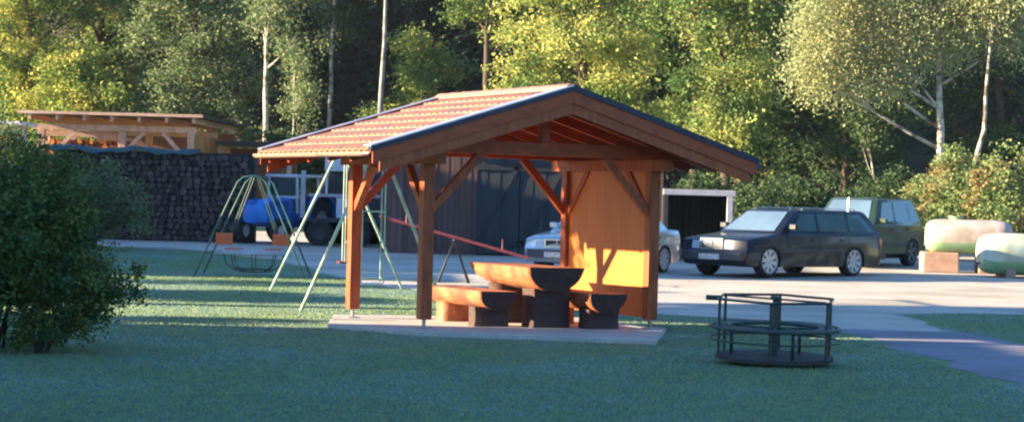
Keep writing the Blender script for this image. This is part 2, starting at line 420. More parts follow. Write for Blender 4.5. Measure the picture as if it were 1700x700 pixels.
# ------------------------------------------------------------------ log furniture (shares the pavilion's direction)
U = Vector((math.cos(YAW), math.sin(YAW), 0)); Vv = Vector((-math.sin(YAW), math.cos(YAW), 0))
def half_log(w, L_, t, ztop, slant, seed, ns=14, nl=12):
    """flat-topped half log along +y, rounded belly, far end undercut"""
    mb = MB(); rs = random.Random(seed)
    prof = [(-w / 2, 0), (w / 2, 0)] + [(math.cos(a) * w / 2 * .97, -.04 - math.sin(a) * (t - .04)) for a in [PI * k / ns for k in range(ns + 1)]]
    k = len(prof)
    for i in range(nl + 1):
        f = i / nl
        for (x, z) in prof:
            dep = -z / t
            y = f * L_
            y = min(y, L_ - slant * dep); y = max(y, .07 * dep)
            wb = 1 + .04 * math.sin(5 * f + seed) + .02 * math.sin(23 * f + 9 * z + seed) + .012 * rs.uniform(-1, 1)
            mb.v.append((x * wb, y, ztop + z * (1 + .06 * math.sin(4 * f + seed))))
    for i in range(nl):
        for j in range(k):
            if j == k - 1: j2 = 0
            else: j2 = j + 1
            mb.f.append((i * k + j, i * k + j2, (i + 1) * k + j2, (i + 1) * k + j)); mb.m.append(0)
    # close with order around: left top, right top, belly right->left
    mb.f.append(tuple(range(k))); mb.m.append(1); mb.f.append(tuple(nl * k + j for j in range(k))[::-1]); mb.m.append(0)
    return mb
def stump(x, y, w, L_, z0, z1, seed):
    mb = MB(); rs = random.Random(seed); n = 14
    for q in range(5):
        f = q / 4; z = z0 + (z1 - z0) * f
        for j in range(n):
            a = 2 * PI * j / n
            cx_ = math.copysign(abs(math.cos(a)) ** .55, math.cos(a)); sy_ = math.copysign(abs(math.sin(a)) ** .55, math.sin(a))
            r = 1 + .05 * math.sin(3 * a + seed) + .03 * math.sin(7 * a + 2 * seed) - .05 * math.sin(PI * f) + rs.uniform(-.012, .012)
            mb.v.append((x + cx_ * w / 2 * r, y + sy_ * L_ / 2 * r, z))
    for q in range(4):
        for j in range(n):
            j2 = (j + 1) % n; mb.f.append((q * n + j, q * n + j2, (q + 1) * n + j2, (q + 1) * n + j)); mb.m.append(0)
    mb.f.append(tuple(range(n))[::-1]); mb.f.append(tuple(4 * n + j for j in range(n))); mb.m += [0, 0]
    return mb
t = thing('log_table', 'half log picnic table standing on two stumps under the tiled shelter', 'table', (.6, 30.12, 0), YAW)
half_log(.74, 2.05, .30, .775, .42, 1).build('tabletop', [M['log'], M['log_shaded']], t, smooth=True, angle=40)
stump(0, .34, .60, .40, 0, .50, 2).build('leg', M['log_shaded'], t, smooth=True, angle=50)
stump(0, 1.45, .56, .36, 0, .52, 5).build('leg', M['log_shaded'], t, smooth=True, angle=50)
for x0, lab, sd in ((-.13, 'half log bench left of the picnic table with its side in the sun', 3), (1.27, 'half log bench right of the picnic table beside the boarded panel', 8)):
    t = thing('log_bench', lab, 'bench', (x0, 30.05 + (.1 if x0 > 0 else 0), 0), YAW, group='half log benches at the picnic table')
    half_log(.50, 2.05, .24, .455, .30, sd).build('seat', [M['log'], M['log_shaded']], t, smooth=True, angle=40)
    stump(0, .32, .50, .36, 0, .25, sd + 1).build('leg', M['log_shaded'], t, smooth=True, angle=50)
    stump(0, 1.5, .42, .34, 0, .27, sd + 2).build('leg', M['log'], t, smooth=True, angle=50)

# ------------------------------------------------------------------ swing set behind the pavilion
def sub(o, p): return tuple(Vector(p) - Vector(o))
O = (-2.5, 38.3, 0)
t = thing('swing_set', 'tall pale green A frame swing set behind the tiled shelter', 'swing set', O)
A2 = Vector((-2.02, 35.3, 2.5)); A1 = Vector((-3.02, 41.3, 2.5))
h2 = Vector((1.04, .9, 0)); h1 = Vector((1.12, .7, 0))
for A, h in ((A2, h2), (A1, h1)):
    for s_ in (-1, 1):
        ft = A + h * s_; ft.z = g(ft.y) - .05
        MB().tube([sub(O, ft), sub(O, A)], .026, 8).build('leg', M['pale_green'], t, smooth=True, angle=50)
MB().tube([sub(O, A2 + (A2 - A1) * .02), sub(O, A1 + (A1 - A2) * .02)], .035, 8).build('crossbar', M['pale_green'], t, smooth=True, angle=50)
bd = (A1 - A2).normalized(); pd = Vector((bd.y, -bd.x, 0))
c = A2 + bd * .65
mb = MB()
for a in (-.17, .17):
    for b in (-.24, .24):
        mb.tube([sub(O, c + pd * a + bd * b), sub(O, c + pd * a + bd * b + Vector((0, 0, -2.18)))], .011, 6)
for z in (-1.1, -2.12):
    mb.tube([sub(O, c + pd * a + bd * b + Vector((0, 0, z))) for a, b in ((-.17, -.24), (.17, -.24), (.17, .24), (-.17, .24))], .012, 6, closed=True)
pf = mb.build('platform_hanger', M['pale_green'], t, smooth=True, angle=50)
mb = MB(); 
for q in range(4):
    a0 = -.17 + .087 * q; cc = c + Vector((0, 0, -2.2))
    mb.beam(sub(O, cc + pd * (a0 + .04) - bd * .26), sub(O, cc + pd * (a0 + .04) + bd * .26), .08, .03)
mb.build('platform_seat', M['white_paint'], t)
c = A2 + bd * 5.1
mb = MB()
for b in (-.23, .23): mb.tube([sub(O, c + bd * b), sub(O, c + bd * b + Vector((0, 0, -2.0)))], .011, 6)
mb.build('hanger_rod', M['pale_green'], t)
MB().beam(sub(O, c - bd * .27 + Vector((0, 0, -2.0))), sub(O, c + bd * .27 + Vector((0, 0, -2.0))), .18, .03).build('seat', M['red_paint'], t)

# gondola swing at left
O = (-4.9, 45.0, g(45))
t = thing('gondola_swing', 'green tubular gondola swing with two orange seats beside the woodpile', 'swing', O)
mb_leg = []
for yy in (-.65, .65):
    mb = MB(); mb.tube([(-1.05, yy, -.03), (-.62, yy, 1.0), (-.27, yy, 1.78), (-.16, yy, 1.88), (.0, yy, 1.9), (.16, yy, 1.88), (.27, yy, 1.78), (.62, yy, 1.0), (1.05, yy, -.03)], .016, 8)
    mb.build('arch', M['green_paint'], t, smooth=True)
MB().tube([(0, -.65, 1.9), (0, .65, 1.9)], .024, 8).build('crossbar', M['green_paint'], t, smooth=True)
MB().tube([(-.84, -.65, .45), (-.84, .65, .45)], .016, 6).build('tie_bar', M['green_paint'], t)
for s_ in (-1, 1):
    mb = MB()
    for yy in (-.22, .22): mb.tube([(s_ * .04, yy, 1.9), (s_ * .50, yy, .62)], .007, 6)
    mb.build('hanger_rod', M['green_paint'], t)
    mb = MB(); mb.beam((s_ * .38, -.24, .52), (s_ * .38, .24, .52), .3, .025)
    for q in range(3): mb.box(s_ * .54 - .012, s_ * .54 + .012, -.26, .26, .60 + .075 * q, .665 + .075 * q)
    for q in range(1): mb.box(-.16 + s_ * .54, .16 + s_ * .54, -.272, -.262, .6, .82)
    mb.build('seat', M['orange_seat'], t)
mb = MB(); mb.tube([(.58 * math.cos(a), .34 * math.sin(a), .44) for a in [2 * PI * k / 24 for k in range(24)]], .022, 8, closed=True)
mb.build('rim', M['pale_rim'], t, smooth=True)
mb = MB()
for k in range(8):
    a = 2 * PI * k / 8
    mb.tube([(.58 * math.cos(a), .34 * math.sin(a), .44), (.52 * math.cos(a), .31 * math.sin(a), .22), (.3 * math.cos(a), .18 * math.sin(a), .1), (0, 0, .08)], .011, 6)
mb.tube([(.4 * math.cos(a), .24 * math.sin(a), .14) for a in [2 * PI * k / 20 for k in range(20)]], .012, 6, closed=True)
mb.build('basket', M['dark_green_paint'], t, smooth=True)

# seesaw behind the pavilion
O = (-.95, 44.6, g(44.6))
t = thing('seesaw', 'faded red seesaw tilted up to the left behind the log table', 'seesaw', O, 0)
a = Vector((-1.55, .1, 1.22)); b = Vector((1.3, -.1, .50))
MB().beam(a + Vector((0, 0, .0)), b, .22, .05).build('plank', M['red_paint'], t, bevel=.005)
mb = MB(); mid = (a + b) / 2
for s_ in (-1, 1):
    mb.tube([(mid.x - .3, s_ * .25, -.03), (mid.x, s_ * .14, mid.z - .06), (mid.x + .3, s_ * .25, -.03)], .025, 8)
mb.tube([(mid.x, -.2, mid.z - .06), (mid.x, .2, mid.z - .06)], .025, 8)
mb.build('stand', M['dark_metal'], t, smooth=True)
for e, s_ in ((a, 1), (b, -1)):
    p = e + (b - a) * (.18 if s_ > 0 else -.18)
    MB().tube([(p.x, p.y - .16, p.z + .02), (p.x, p.y - .14, p.z + .2), (p.x, p.y + .14, p.z + .2), (p.x, p.y + .16, p.z + .02)], .013, 6).build('handle', M['red_paint'], t)

# ------------------------------------------------------------------ playground roundabout
O = (2.83, 25.15, -.06)
t = thing('playground_roundabout', 'small dark green playground roundabout with handrails beside the path', 'roundabout', O, rad(8)); t.rotation_euler = (rad(2.2), 0, rad(8))
R_ = .68
def ring(r, z, rt, mi=0, n=32, mb=None, a0=0, a1=2 * PI, ez=0):
    pts = [(r * math.cos(a0 + (a1 - a0) * k / n), r * math.sin(a0 + (a1 - a0) * k / n), z) for k in range(n + (0 if abs(a1 - a0 - 2 * PI) < 1e-6 else 1))]
    return mb.tube(pts, rt, 6, closed=abs(a1 - a0 - 2 * PI) < 1e-6)
mb = MB(); mb.v = []
n = 28
for z in (.06, .10):
    for k in range(n): mb.v.append((R_ * .93 * math.cos(2 * PI * k / n), R_ * .93 * math.sin(2 * PI * k / n), z))
mb.f = [tuple(range(n))[::-1], tuple(range(n, 2 * n))] + [(k, (k + 1) % n, (k + 1) % n + n, k + n) for k in range(n)]; mb.m = [0] * len(mb.f)
mb.tube([(0, 0, -.02), (0, 0, .06)], .16, 16)
mb.build('platform', pm('rusty_platform', (.05, .035, .03), (.03, .03, .035), scale=6, rough=.7), t)
MB().tube([(0, 0, .1), (0, 0, .70)], .036, 12).tube([(0, 0, .70), (0, 0, .73)], .06, 12).build('center_post', M['dark_green_paint'], t, smooth=True, angle=40)
mb = MB(); mb.tube([(R_ * math.cos(a), R_ * math.sin(a), .70) for a in [2 * PI * k / 6 + .2 for k in range(6)]], .014, 8, closed=True)
for k in range(1):
    a = 2.4; mb.tube([(R_ * .87 * math.cos(a), R_ * .87 * math.sin(a), .70), (-R_ * .87 * math.cos(a), -R_ * .87 * math.sin(a), .70)], .012, 6)
mb.tube([(-R_ - .07, .05, .70), (-R_ + .1, .02, .70)], .028, 8)
mb.build('handrail', M['dark_green_paint'], t)
ang = [2 * PI * k / 6 + .2 for k in range(6)]
for a in ang:
    x, y = R_ * math.cos(a), R_ * math.sin(a)
    MB().tube([(x * .96, y * .96, .09), (x * .96, y * .96, .70)], .016, 8).build('post', M['dark_green_paint'], t, smooth=True, angle=50)
mb = MB()
for r in (.50, .56, .62, .68): mb.tube([(r * math.cos(2 * PI * k / 36), r * math.sin(2 * PI * k / 36), .40) for k in range(36)], .02, 6, closed=True)
for a in ang:
    mb.tube([(0, 0, .385), (R_ * math.cos(a), R_ * math.sin(a), .385)], .014, 6)
mb.build('seat', M['dark_green_paint'], t, smooth=True)
mb = MB()
for z in (.27,): mb.tube([(.7 * math.cos(2 * PI * k / 36), .7 * math.sin(2 * PI * k / 36), z) for k in range(36)], .011, 6, closed=True)
for a in [x + .5 for x in ang[::2]]: mb.tube([(.46 * math.cos(a), .46 * math.sin(a), .09), (.46 * math.cos(a), .46 * math.sin(a), .39)], .02, 6)
mb.build('guard_ring', M['dark_green_paint'], t, smooth=True)

# ------------------------------------------------------------------ cars
def arch_pts(cx, zb, r, n=9):
    """semicircular wheel opening, walking towards +x"""
    return [(cx - r * math.cos(PI * k / (n - 1)), zb + r * math.sin(PI * k / (n - 1)) * 1.0) for k in range(n)]
def car(name, label, loc, rz, paint, S, glass):
    t = thing(name, label, 'car', loc, rz, None)
    w = S['w']; xf, xr = S['xf'], S['xr']; ra = S['ra']; zs = S['zs']
    outl = S['front'] + S['belt'] + S['rear']              # counter-clockwise seen from +y ... order only matters for closure
    # bottom runs from rear to front with arches
    bottom = [(xr - ra, zs)] + arch_pts(xr, S['zw'] - .0, ra)[0:] + [(xr + ra, zs), (xf - ra, zs)] + arch_pts(xf, S['zw'], ra) + [(xf + ra, zs)]
    outl = outl + bottom
    ym = [(-1, .17, .055), (-.965, .10, .018), (-.85, .045, .004), (-.5, .012, 0), (0, 0, 0), (.5, .012, 0), (.85, .045, .004), (.965, .10, .018), (1, .17, .055)]
    mb = MB(); k = len(outl)
    xmax = max(p[0] for p in outl); xmin = min(p[0] for p in outl)
    for fy, sh, dz in ym:
        for x, z in outl:
            if x > xmax - .5: x2 = x - sh * (x - (xmax - .5)) / .5
            elif x < xmin + .5: x2 = x + sh * ((xmin + .5) - x) / .5
            else: x2 = x
            z2 = z - dz * max(0, min(1, (z - .5) / .3))
            bul = 1 - .035 * max(0, (z - .62)) / .3 - .03 * max(0, (.45 - z)) / .3
            mb.v.append((x2, fy * w * bul, z2))
    for i in range(len(ym) - 1):
        for j in range(k):
            j2 = (j + 1) % k; mb.f.append((i * k + j, i * k + j2, (i + 1) * k + j2, (i + 1) * k + j)); mb.m.append(0)
    mb.f.append(tuple(range(k))); mb.f.append(tuple((len(ym) - 1) * k + j for j in range(k))[::-1]); mb.m += [0, 0]
    body = mb.build('body', paint, t, smooth=True, angle=28)
    # greenhouse
    zb, zt = S['zb'], S['zt']; b0, b1, r0, r1 = S['gx']      # base front/rear x, roof front/rear x
    yb, yt = w * .93, w * .74
    mb = MB()
    lv = [(0, 0), (.5, .5), (.93, .93), (1.0, .985)]
    def Y(f): return yb + (yt - yb) * f
    def XF(f): return b0 + (r0 - b0) * f
    def XR(f): return b1 + (r1 - b1) * f
    zz = [zb - .06, zb, zb + (zt - zb) * .5, zt - .05, zt - .012, zt]
    ff = [-.06, 0, .5, .93, 1.0, 1.12]; ins = [0, 0, 0, 0, .03, .12]
    for z, f, i_ in zip(zz, ff, ins):
        y = Y(min(f, 1.0)) - i_; xa = XF(min(f, 1)) - i_ * 1.5; xb_ = XR(min(f, 1)) + i_ * 1.2
        c = .07
        for (x, yy) in ((xa, -y + c * 2), (xa, y - c * 2), (xa - c, y - .02), (xa - 2 * c, y), (xb_ + 2 * c, y), (xb_ + c * .6, y - .02), (xb_, y - 2 * c), (xb_, -y + 2 * c), (xb_ + c * .6, -y + .02), (xb_ + 2 * c, -y), (xa - 2 * c, -y), (xa - c, -y + .02)):
            mb.v.append((x, yy, z))
    k = 12
    for i in range(len(zz) - 1):
        for j in range(k):
            j2 = (j + 1) % k; mb.f.append((i * k + j, i * k + j2, (i + 1) * k + j2, (i + 1) * k + j)); mb.m.append(0)
    mb.f.append(tuple(5 * k + j for j in range(k))); mb.m.append(0)
    mb.build('cabin', paint, t, smooth=True, angle=30)
    def side_pt(x, f, s_, off=.006): 
        return (x, s_ * (Y(f) + off), zb + (zt - zb) * f)
    for s_ in (-1, 1):
        for (xa, xb_, xc, xd) in S['win']:      # bottom front, bottom rear, top rear, top front
            f0, f1 = .07, .82
            vs = [side_pt(xa, f0, s_), side_pt(xb_, f0, s_), side_pt(xc, f1, s_), side_pt(xd, f1, s_)] + [side_pt(xa, f0, s_, -.02), side_pt(xb_, f0, s_, -.02), side_pt(xc, f1, s_, -.02), side_pt(xd, f1, s_, -.02)]
            MB().add(vs, [(0, 1, 2, 3), (7, 6, 5, 4), (0, 4, 5, 1), (1, 5, 6, 2), (2, 6, 7, 3), (3, 7, 4, 0)]).build('side_window', glass, t)
    def end_glass(nm, X, sgn, f0=.06, f1=.88):
        vs = []
        for off in (.008, -.02):
            for f, e in ((f0, -1), (f0, 1), (f1, 1), (f1, -1)):
                vs.append((X(f) + sgn * off, e * (Y(f) - .14), zb + (zt - zb) * f + off * .5))
        MB().add(vs, [(0, 1, 2, 3), (7, 6, 5, 4), (0, 4, 5, 1), (1, 5, 6, 2), (2, 6, 7, 3), (3, 7, 4, 0)]).build(nm, M['sky_screen'] if X is XF else glass, t)
    end_glass('windshield', XF, 1); end_glass('rear_window', XR, -1)
    # wheels
    R = S['R']
    for cx in (xf, xr):
        for s_ in (-1, 1):
            cy = s_ * (w - .12); q = s_
            mb = MB(); mb.disc_y(cx, cy, R, [(R * .72, .105), (R * .84, .115), (R * .95, .105), (R, .07), (R, -.07), (R * .95, -.10), (R * .72, -.10)], 32)
            wh = mb.build('wheel', M['black'], t, smooth=True, angle=40)
            mb = MB(); o = q * .075
            mb.disc_y(cx, cy, R, [(R * .76, o + q * .034), (R * .70, o + q * .034), (R * .66, o), (R * .66, o - q * .05)], 32)
            mb.disc_y(cx, cy, R, [(R * .20, o + q * .008), (.001, o + q * .016)], 20)
            nsp = S.get('spokes', 8)
            for a in range(nsp):
                th = 2 * PI * a / nsp + .2; dx, dz = math.cos(th), math.sin(th); px, pz = -dz, dx
                w1, w2 = R * .10, R * .15
                vs = [(cx + dx * R * .15 + px * w1 * e, cy + o + yy, R + dz * R * .15 + pz * w1 * e) for yy in (0, q * .012) for e in (-1, 1)] + \
                     [(cx + dx * R * .70 + px * w2 * e, cy + o + yy, R + dz * R * .70 + pz * w2 * e) for yy in (0, q * .02) for e in (-1, 1)]
                mb.add(vs, [(0, 1, 3, 2), (4, 6, 7, 5), (0, 4, 5, 1), (2, 3, 7, 6), (0, 2, 6, 4), (1, 5, 7, 3)])
            mb.build('rim', S.get('rim', M['alloy']), wh, smooth=True, angle=35)
            mb = MB(); mb.disc_y(cx, cy, R, [(R * .68, -q * .03), (.001, -q * .03)], 20); mb.build('brake_disc', M['dark_metal'], wh)
    # underbody
    MB().box(xr - .35, xf + .35, -w * .78, w * .78, .2, zs + .16).build('underbody', M['black'], t)
    # trim on the sides
    for s_ in (-1, 1):
        y0 = w * .995
        ya, yb_ = sorted((s_ * (y0 - .01), s_ * (y0 + .012)))
        MB().box(xr + ra + .03, xf - ra - .03, ya, yb_, .50, .57).build('side_trim', S['trim'], t, bevel=.004)
        for hx in S['doors']:
            ya, yb_ = sorted((s_ * (w * .96), s_ * (w * .96 + .035)))
            MB().box(hx - .1, hx + .08, ya, yb_, S['zb'] - .16, S['zb'] - .125).build('door_handle', S['trim'], t, bevel=.004)
            ya, yb_ = sorted((s_ * (w * .93), s_ * (w * .9985)))
        mx, my, mz = S['mir']
        mb = MB(); ya, yb_ = sorted((s_ * (my - .02), s_ * (my + .16)))
        mb.box(mx - .05, mx + .05, ya, yb_, mz, mz + .12); mb.build('wing_mirror', paint, t, bevel=.02)
        # door seams
        mb = MB()
        for hx in S['seams']:
            for z0, z1 in ((zs + .08, .60), (.60, zb - .05)):
                zz0 = [w * (1 - .035 * max(0, z - .62) / .3 - .03 * max(0, .45 - z) / .3) for z in (z0, z1)]
                mb.add([(hx - .006, s_ * (zz0[0] + .002), z0), (hx + .006, s_ * (zz0[0] + .002), z0), (hx + .006, s_ * (zz0[1] + .002), z1), (hx - .006, s_ * (zz0[1] + .002), z1)], [(0, 1, 2, 3)])
        mb.build('door_seam', M['black'], t)
    # face
    F = S['face']; xq = F['x']
    for s_ in (-1, 1):
        pl = [(xq, s_ * F['h0']), (xq - .015, s_ * (F['h0'] + F['h1']) / 2), (xq - .085, s_ * F['h1']), (xq - .2, s_ * F['h1']), (xq - .2, s_ * F['h0'])]
        mb = MB(); z0, z1 = F['z']
        n = len(pl); mb.add([(a, b, z0) for a, b in pl] + [(a - .02, b, z1) for a, b in pl], [tuple(range(n)), tuple(range(n, 2 * n))] + [(i, (i + 1) % n, (i + 1) % n + n, i + n) for i in range(n)])
        mb.build('headlight', M['lamp'], t, bevel=.005)
        pl = [(xq - .087, s_ * F['h1']), (xq - .15, s_ * (F['h1'] + .075)), (xq - .3, s_ * (F['h1'] + .08)), (xq - .3, s_ * F['h1'])]
        n = 4; MB().add([(a, b, z0) for a, b in pl] + [(a - .01, b, z1) for a, b in pl], [tuple(range(n)), tuple(range(n, 2 * n))] + [(i, (i + 1) % n, (i + 1) % n + n, i + n) for i in range(n)]).build('indicator', M['orange_lamp'], t)
        xb_ = S['tail']
        MB().box(xb_ - .012, xb_ + .1, min(s_ * (w - .32), s_ * (w - .10)), max(s_ * (w - .32), s_ * (w - .10)), .62, .8).build('tail_light', M['red_lamp'], t, bevel=.01)
    z0, z1 = F['gz']; gw = F['gw']
    mb = MB(); mb.box(xq - .03, xq + .012, -gw, gw, z1 - .022, z1).box(xq - .03, xq + .012, -gw, gw, z0, z0 + .02)
    for e in (-1, 1): mb.box(xq - .03, xq + .012, min(e * gw, e * (gw - .022)), max(e * gw, e * (gw - .022)), z0 + .02, z1 - .022)
    mb.box(xq - .03, xq + .010, -.008, .008, z0 + .02, z1 - .022)
    gr = mb.build('grille', M['chrome'], t)
    mb = MB(); mb.box(xq - .05, xq - .012, -gw + .022, gw - .022, z0 + .02, z1 - .022)
    for q in range(5):
        z = z0 + .03 + (z1 - z0 - .06) * q / 5; mb.box(xq - .012, xq + .003, -gw + .022, gw - .022, z, z + .008)
    mb.build('grille_slats', F.get('gm', M['dark_metal']), gr)
    bx = F['bx']; bz = F['bz']
    mb = MB(); pl = [(bx, -.55), (bx, .55), (bx - .06, w * .84), (bx - .22, w * 1.005), (bx - .55, w * 1.01), (bx - .55, w * .9), (bx - .55, -w * .9), (bx - .55, -w * 1.01), (bx - .22, -w * 1.005), (bx - .06, -w * .84)]
    n = len(pl); mb.add([(a, b, bz[0]) for a, b in pl] + [(a, b, bz[1]) for a, b in pl], [tuple(range(n)), tuple(range(n, 2 * n))] + [(i, (i + 1) % n, (i + 1) % n + n, i + n) for i in range(n)])
    mb.build('front_bumper', S['trim'], t, bevel=.012)
    MB().box(bx - .002, bx + .012, -.26, .26, bz[0] + .01, bz[0] + .12).build('number_plate', M['plate'], t)
    bx = S['tail'] - .08
    MB().box(bx, bx + .3, -w * .95, w * .95, .36, .52).build('rear_bumper', S['trim'], t, bevel=.02)
    if S.get('rails'):
        for s_ in (-1, 1):
            y = s_ * (yt - .03)
            MB().tube([(r0 - .25, y, zt - .01), (r0 - .3, y, zt + .03), (r1 + .35, y, zt + .03), (r1 + .3, y, zt - .01)], .009, 8).build('roof_rail', M['chrome'], t, smooth=True)
        MB().tube([(S['ant'], w * .45, zt - .01), (S['ant'] - .03, w * .45, zt + .27)], .008, 6).build('antenna', M['chrome'], t)
    return t

trimdark = pm('bumper_plastic', (.05, .052, .065), (.04, .042, .05), rough=.5)
wag = dict(w=.87, xf=1.4, xr=-1.4, ra=.355, zs=.21, zw=.30, R=.318,
    front=[(1.95, .21), (2.16, .24), (2.22, .34), (2.23, .50), (2.20, .54), (2.18, .73), (2.12, .765), (1.7, .82), (1.1, .885)],
    belt=[(.9, .90), (-.8, .91), (-2.3, .91)], rear=[(-2.40, .87), (-2.44, .70), (-2.46, .50), (-2.46, .34), (-2.40, .24), (-2.0, .21)],
    zb=.90, zt=1.375, gx=(1.08, -2.42, .36, -2.02), win=[(.66, -.18, -.22, .22), (-.28, -1.17, -1.22, -.30), (-1.30, -2.12, -1.78, -1.33)],
    doors=(-.08, -1.0), seams=(.82, -.24, -1.22), mir=(.72, .84, .96), tail=-2.47, trim=trimdark, rails=True, ant=-1.75,
    face=dict(x=2.20, h0=.33, h1=.71, z=(.55, .715), gz=(.54, .76), gw=.29, gm=pm('blue_grey_slats', (.10, .12, .18), rough=.35, metal=.5), bx=2.27, bz=(.33, .50)))
wg = car('station_wagon', 'black station wagon with silver alloy wheels parked on the gravel yard', (5.83, 51.13, g(50.8) + .005), rad(225), M['navy'], wag, M['glass_reflect'])
wg.scale = (1.045,) * 3
sed = dict(w=.83, xf=1.3, xr=-1.3, ra=.345, zs=.21, zw=.29, R=.30,
    front=[(1.8, .21), (2.0, .24), (2.06, .34), (2.07, .50), (2.04, .54), (2.02, .70), (1.95, .74), (1.5, .82), (.95, .89)],
    belt=[(.8, .91), (-1.0, .93), (-1.5, .96), (-2.1, .94)], rear=[(-2.20, .88), (-2.22, .70), (-2.24, .50), (-2.24, .34), (-2.18, .24), (-1.8, .21)],
    zb=.91, zt=1.38, gx=(.95, -1.65, .25, -1.1), win=[(.55, -.2, -.24, .12), (-.3, -1.15, -.95, -.32)],
    doors=(-.08, -1.0), seams=(.75, -.25), mir=(.6, .80, .93), tail=-2.25, trim=trimdark,
    face=dict(x=2.04, h0=.32, h1=.68, z=(.55, .69), gz=(.545, .71), gw=.28, bx=2.10, bz=(.33, .50)))
car('sedan', 'silver saloon car partly hidden behind the boarded panel of the shelter', (1.96, 50.3, g(50) + .005), rad(240), M['silver'], sed, M['glass'])
suv = dict(w=.85, xf=1.2, xr=-1.2, ra=.38, zs=.32, zw=.36, R=.35, spokes=5, rim=pm('dull_rim', (.16, .17, .17), rough=.5),
    front=[(1.7, .32), (1.85, .36), (1.9, .5), (1.9, .6), (1.88, .66), (1.86, .88), (1.8, .95), (1.4, 1.0), (.9, 1.04)],
    belt=[(.8, 1.05), (-.8, 1.06), (-1.85, 1.06)], rear=[(-1.95, 1.0), (-1.98, .8), (-1.98, .5), (-1.94, .36), (-1.7, .32)],
    zb=1.05, zt=1.66, gx=(.95, -1.93, .42, -1.62), win=[(.55, -.2, -.24, .25), (-.32, -1.05, -1.08, -.36), (-1.15, -1.72, -1.5, -1.18)],
    doors=(-.08, -.95), seams=(.7, -.26), mir=(.65, .84, 1.05), tail=-1.98, trim=trimdark,
    face=dict(x=1.88, h0=.38, h1=.72, z=(.68, .84), gz=(.68, .86), gw=.34, bx=1.96, bz=(.42, .6)))
car('off_road_car', 'dark green off-road car parked behind the black station wagon', (8.5, 57.5, g(57.5) + .005), rad(236), M['olive'], suv, M['glass'])

# ------------------------------------------------------------------ tanks at the right
def tank(mb, L_, ry, rz_, cz, n=24, mi_split=None, mats=2, cut=None):
    """rounded horizontal tank along x with bulging ends; lower belt takes material 1"""
    st = [(0, .6), (.015, .76), (.05, .9), (.11, .97), (.2, 1), (.8, 1), (.89, .97), (.95, .9), (.985, .76), (1, .6)]
    o = len(mb.v)
    for f, s_ in st:
        for j in range(n):
            a = 2 * PI * j / n; c_, s2 = math.cos(a), math.sin(a)
            y = math.copysign(abs(c_) ** .75, c_) * ry * s_; z = math.copysign(abs(s2) ** .75, s2) * rz_ * s_
            mb.v.append((L_ * (f - .5), y, cz + z))
    for i in range(len(st) - 1):
        for j in range(n):
            j2 = (j + 1) % n; a = 2 * PI * (j + .5) / n
            mb.f.append((o + i * n + j, o + i * n + j2, o + (i + 1) * n + j2, o + (i + 1) * n + j)); mb.m.append(1 if math.sin(a) < -.35 else 0)
    mb.f.append(tuple(o + j for j in range(n))); mb.f.append(tuple(o + (len(st) - 1) * n + j for j in range(n))); mb.m += [0, 0]
    return mb
gz = g(55)
t = thing('storage_tank', 'rounded faded pink tank with green lower edge on salmon boxes', 'tank', (10.65, 55.0, gz), rad(-4))
tank(MB(), 1.95, .55, .40, .84).build('tank_shell', [M['tank_pink'], M['tank_green']], t, smooth=True, angle=60)
MB().tube([(-.3, 0, 1.2), (-.3, 0, 1.29)], .16, 16).tube([(-.3, 0, 1.29), (-.3, 0, 1.31)], .19, 16).build('lid', M['tank_green'], t, smooth=True, angle=40)
MB().box(-1.08, -.25, -.45, .4, .0, .47).box(.2, 1.0, -.4, .4, 0, .46).build('support_box', M['salmon'], t, bevel=.03)
t = thing('storage_tank', 'rounded pale mint tank lying nearest the right edge of the yard', 'tank', (11.85, 53.2, g(53.2)), rad(3))
tank(MB(), 2.6, .6, .47, .52).build('tank_shell', [M['tank_white'], M['tank_green']], t, smooth=True, angle=60)
mb = MB()
for x in (-.7, .6): mb.box(x - .1, x + .1, -.5, .5, 0, .18)
mb.build('cradle', M['salmon'], t)
MB().tube([(.1, 0, .95), (.1, 0, 1.03)], .15, 16).tube([(.1, 0, 1.03), (.1, 0, 1.05)], .18, 16).build('lid', M['tank_white'], t, smooth=True, angle=40)
MB().tube([(-1.28, 0, .3), (-1.36, 0, .3), (-1.38, 0, .2)], .03, 8).build('valve', M['dark_metal'], t)

# ------------------------------------------------------------------ sheds behind
z0 = g(58)
t = thing('wooden_shed', 'dark brown plank shed with dark double doors behind the shelter', 'shed', (0, 58, z0))
mb = MB(); x = -3.25; i = 0
while x < -.95:
    mb.box(x + .004, x + .136, -.02 - .006 * (i % 2), .03, 0, 2.9); x += .14; i += 1
x = 1.32
while x < 3.6:
    mb.box(x + .004, x + .136, -.02 - .006 * (i % 2), .03, 0, 2.9); x += .14; i += 1
mb.box(-3.25, -3.2, .03, 4, 0, 2.9).box(3.55, 3.6, .03, 4, 0, 2.9).box(-3.2, 3.55, 3.95, 4, 0, 2.9).box(-.95, 1.32, -.01, .03, 2.5, 2.9)
mb.build('wall', M['planks'], t)
for a, b in ((-.93, .17), (.19, 1.3)):
    mb = MB(); q = a; j = 0
    while q < b - .1:
        mb.box(q, q + .152, -.005 - .006 * (j % 2), .028, .04, 2.48); q += .157; j += 1
    mb.beam((a + .05, -.03, .3), (b - .05, -.03, 2.2), .03, .1).box(a, b, -.045, -.014, 2.1, 2.22).box(a, b, -.045, -.014, .25, .37)
    mb.build('door', M['slate_door'], t)
MB().prism([(-3.6, 3.0), (3.9, 3.0), (3.9, 3.1), (-3.6, 3.1)], -.4, 4.4).build('roof', M['roofing'], t)
t = thing('carport', 'low open lean-to with pale roof edge and post behind the black wagon', 'carport', (4.5, 57.6, z0))
MB().box(-.82, .95, -.05, .05, 1.60, 1.74).build('fascia', M['fascia'], t, bevel=.01)
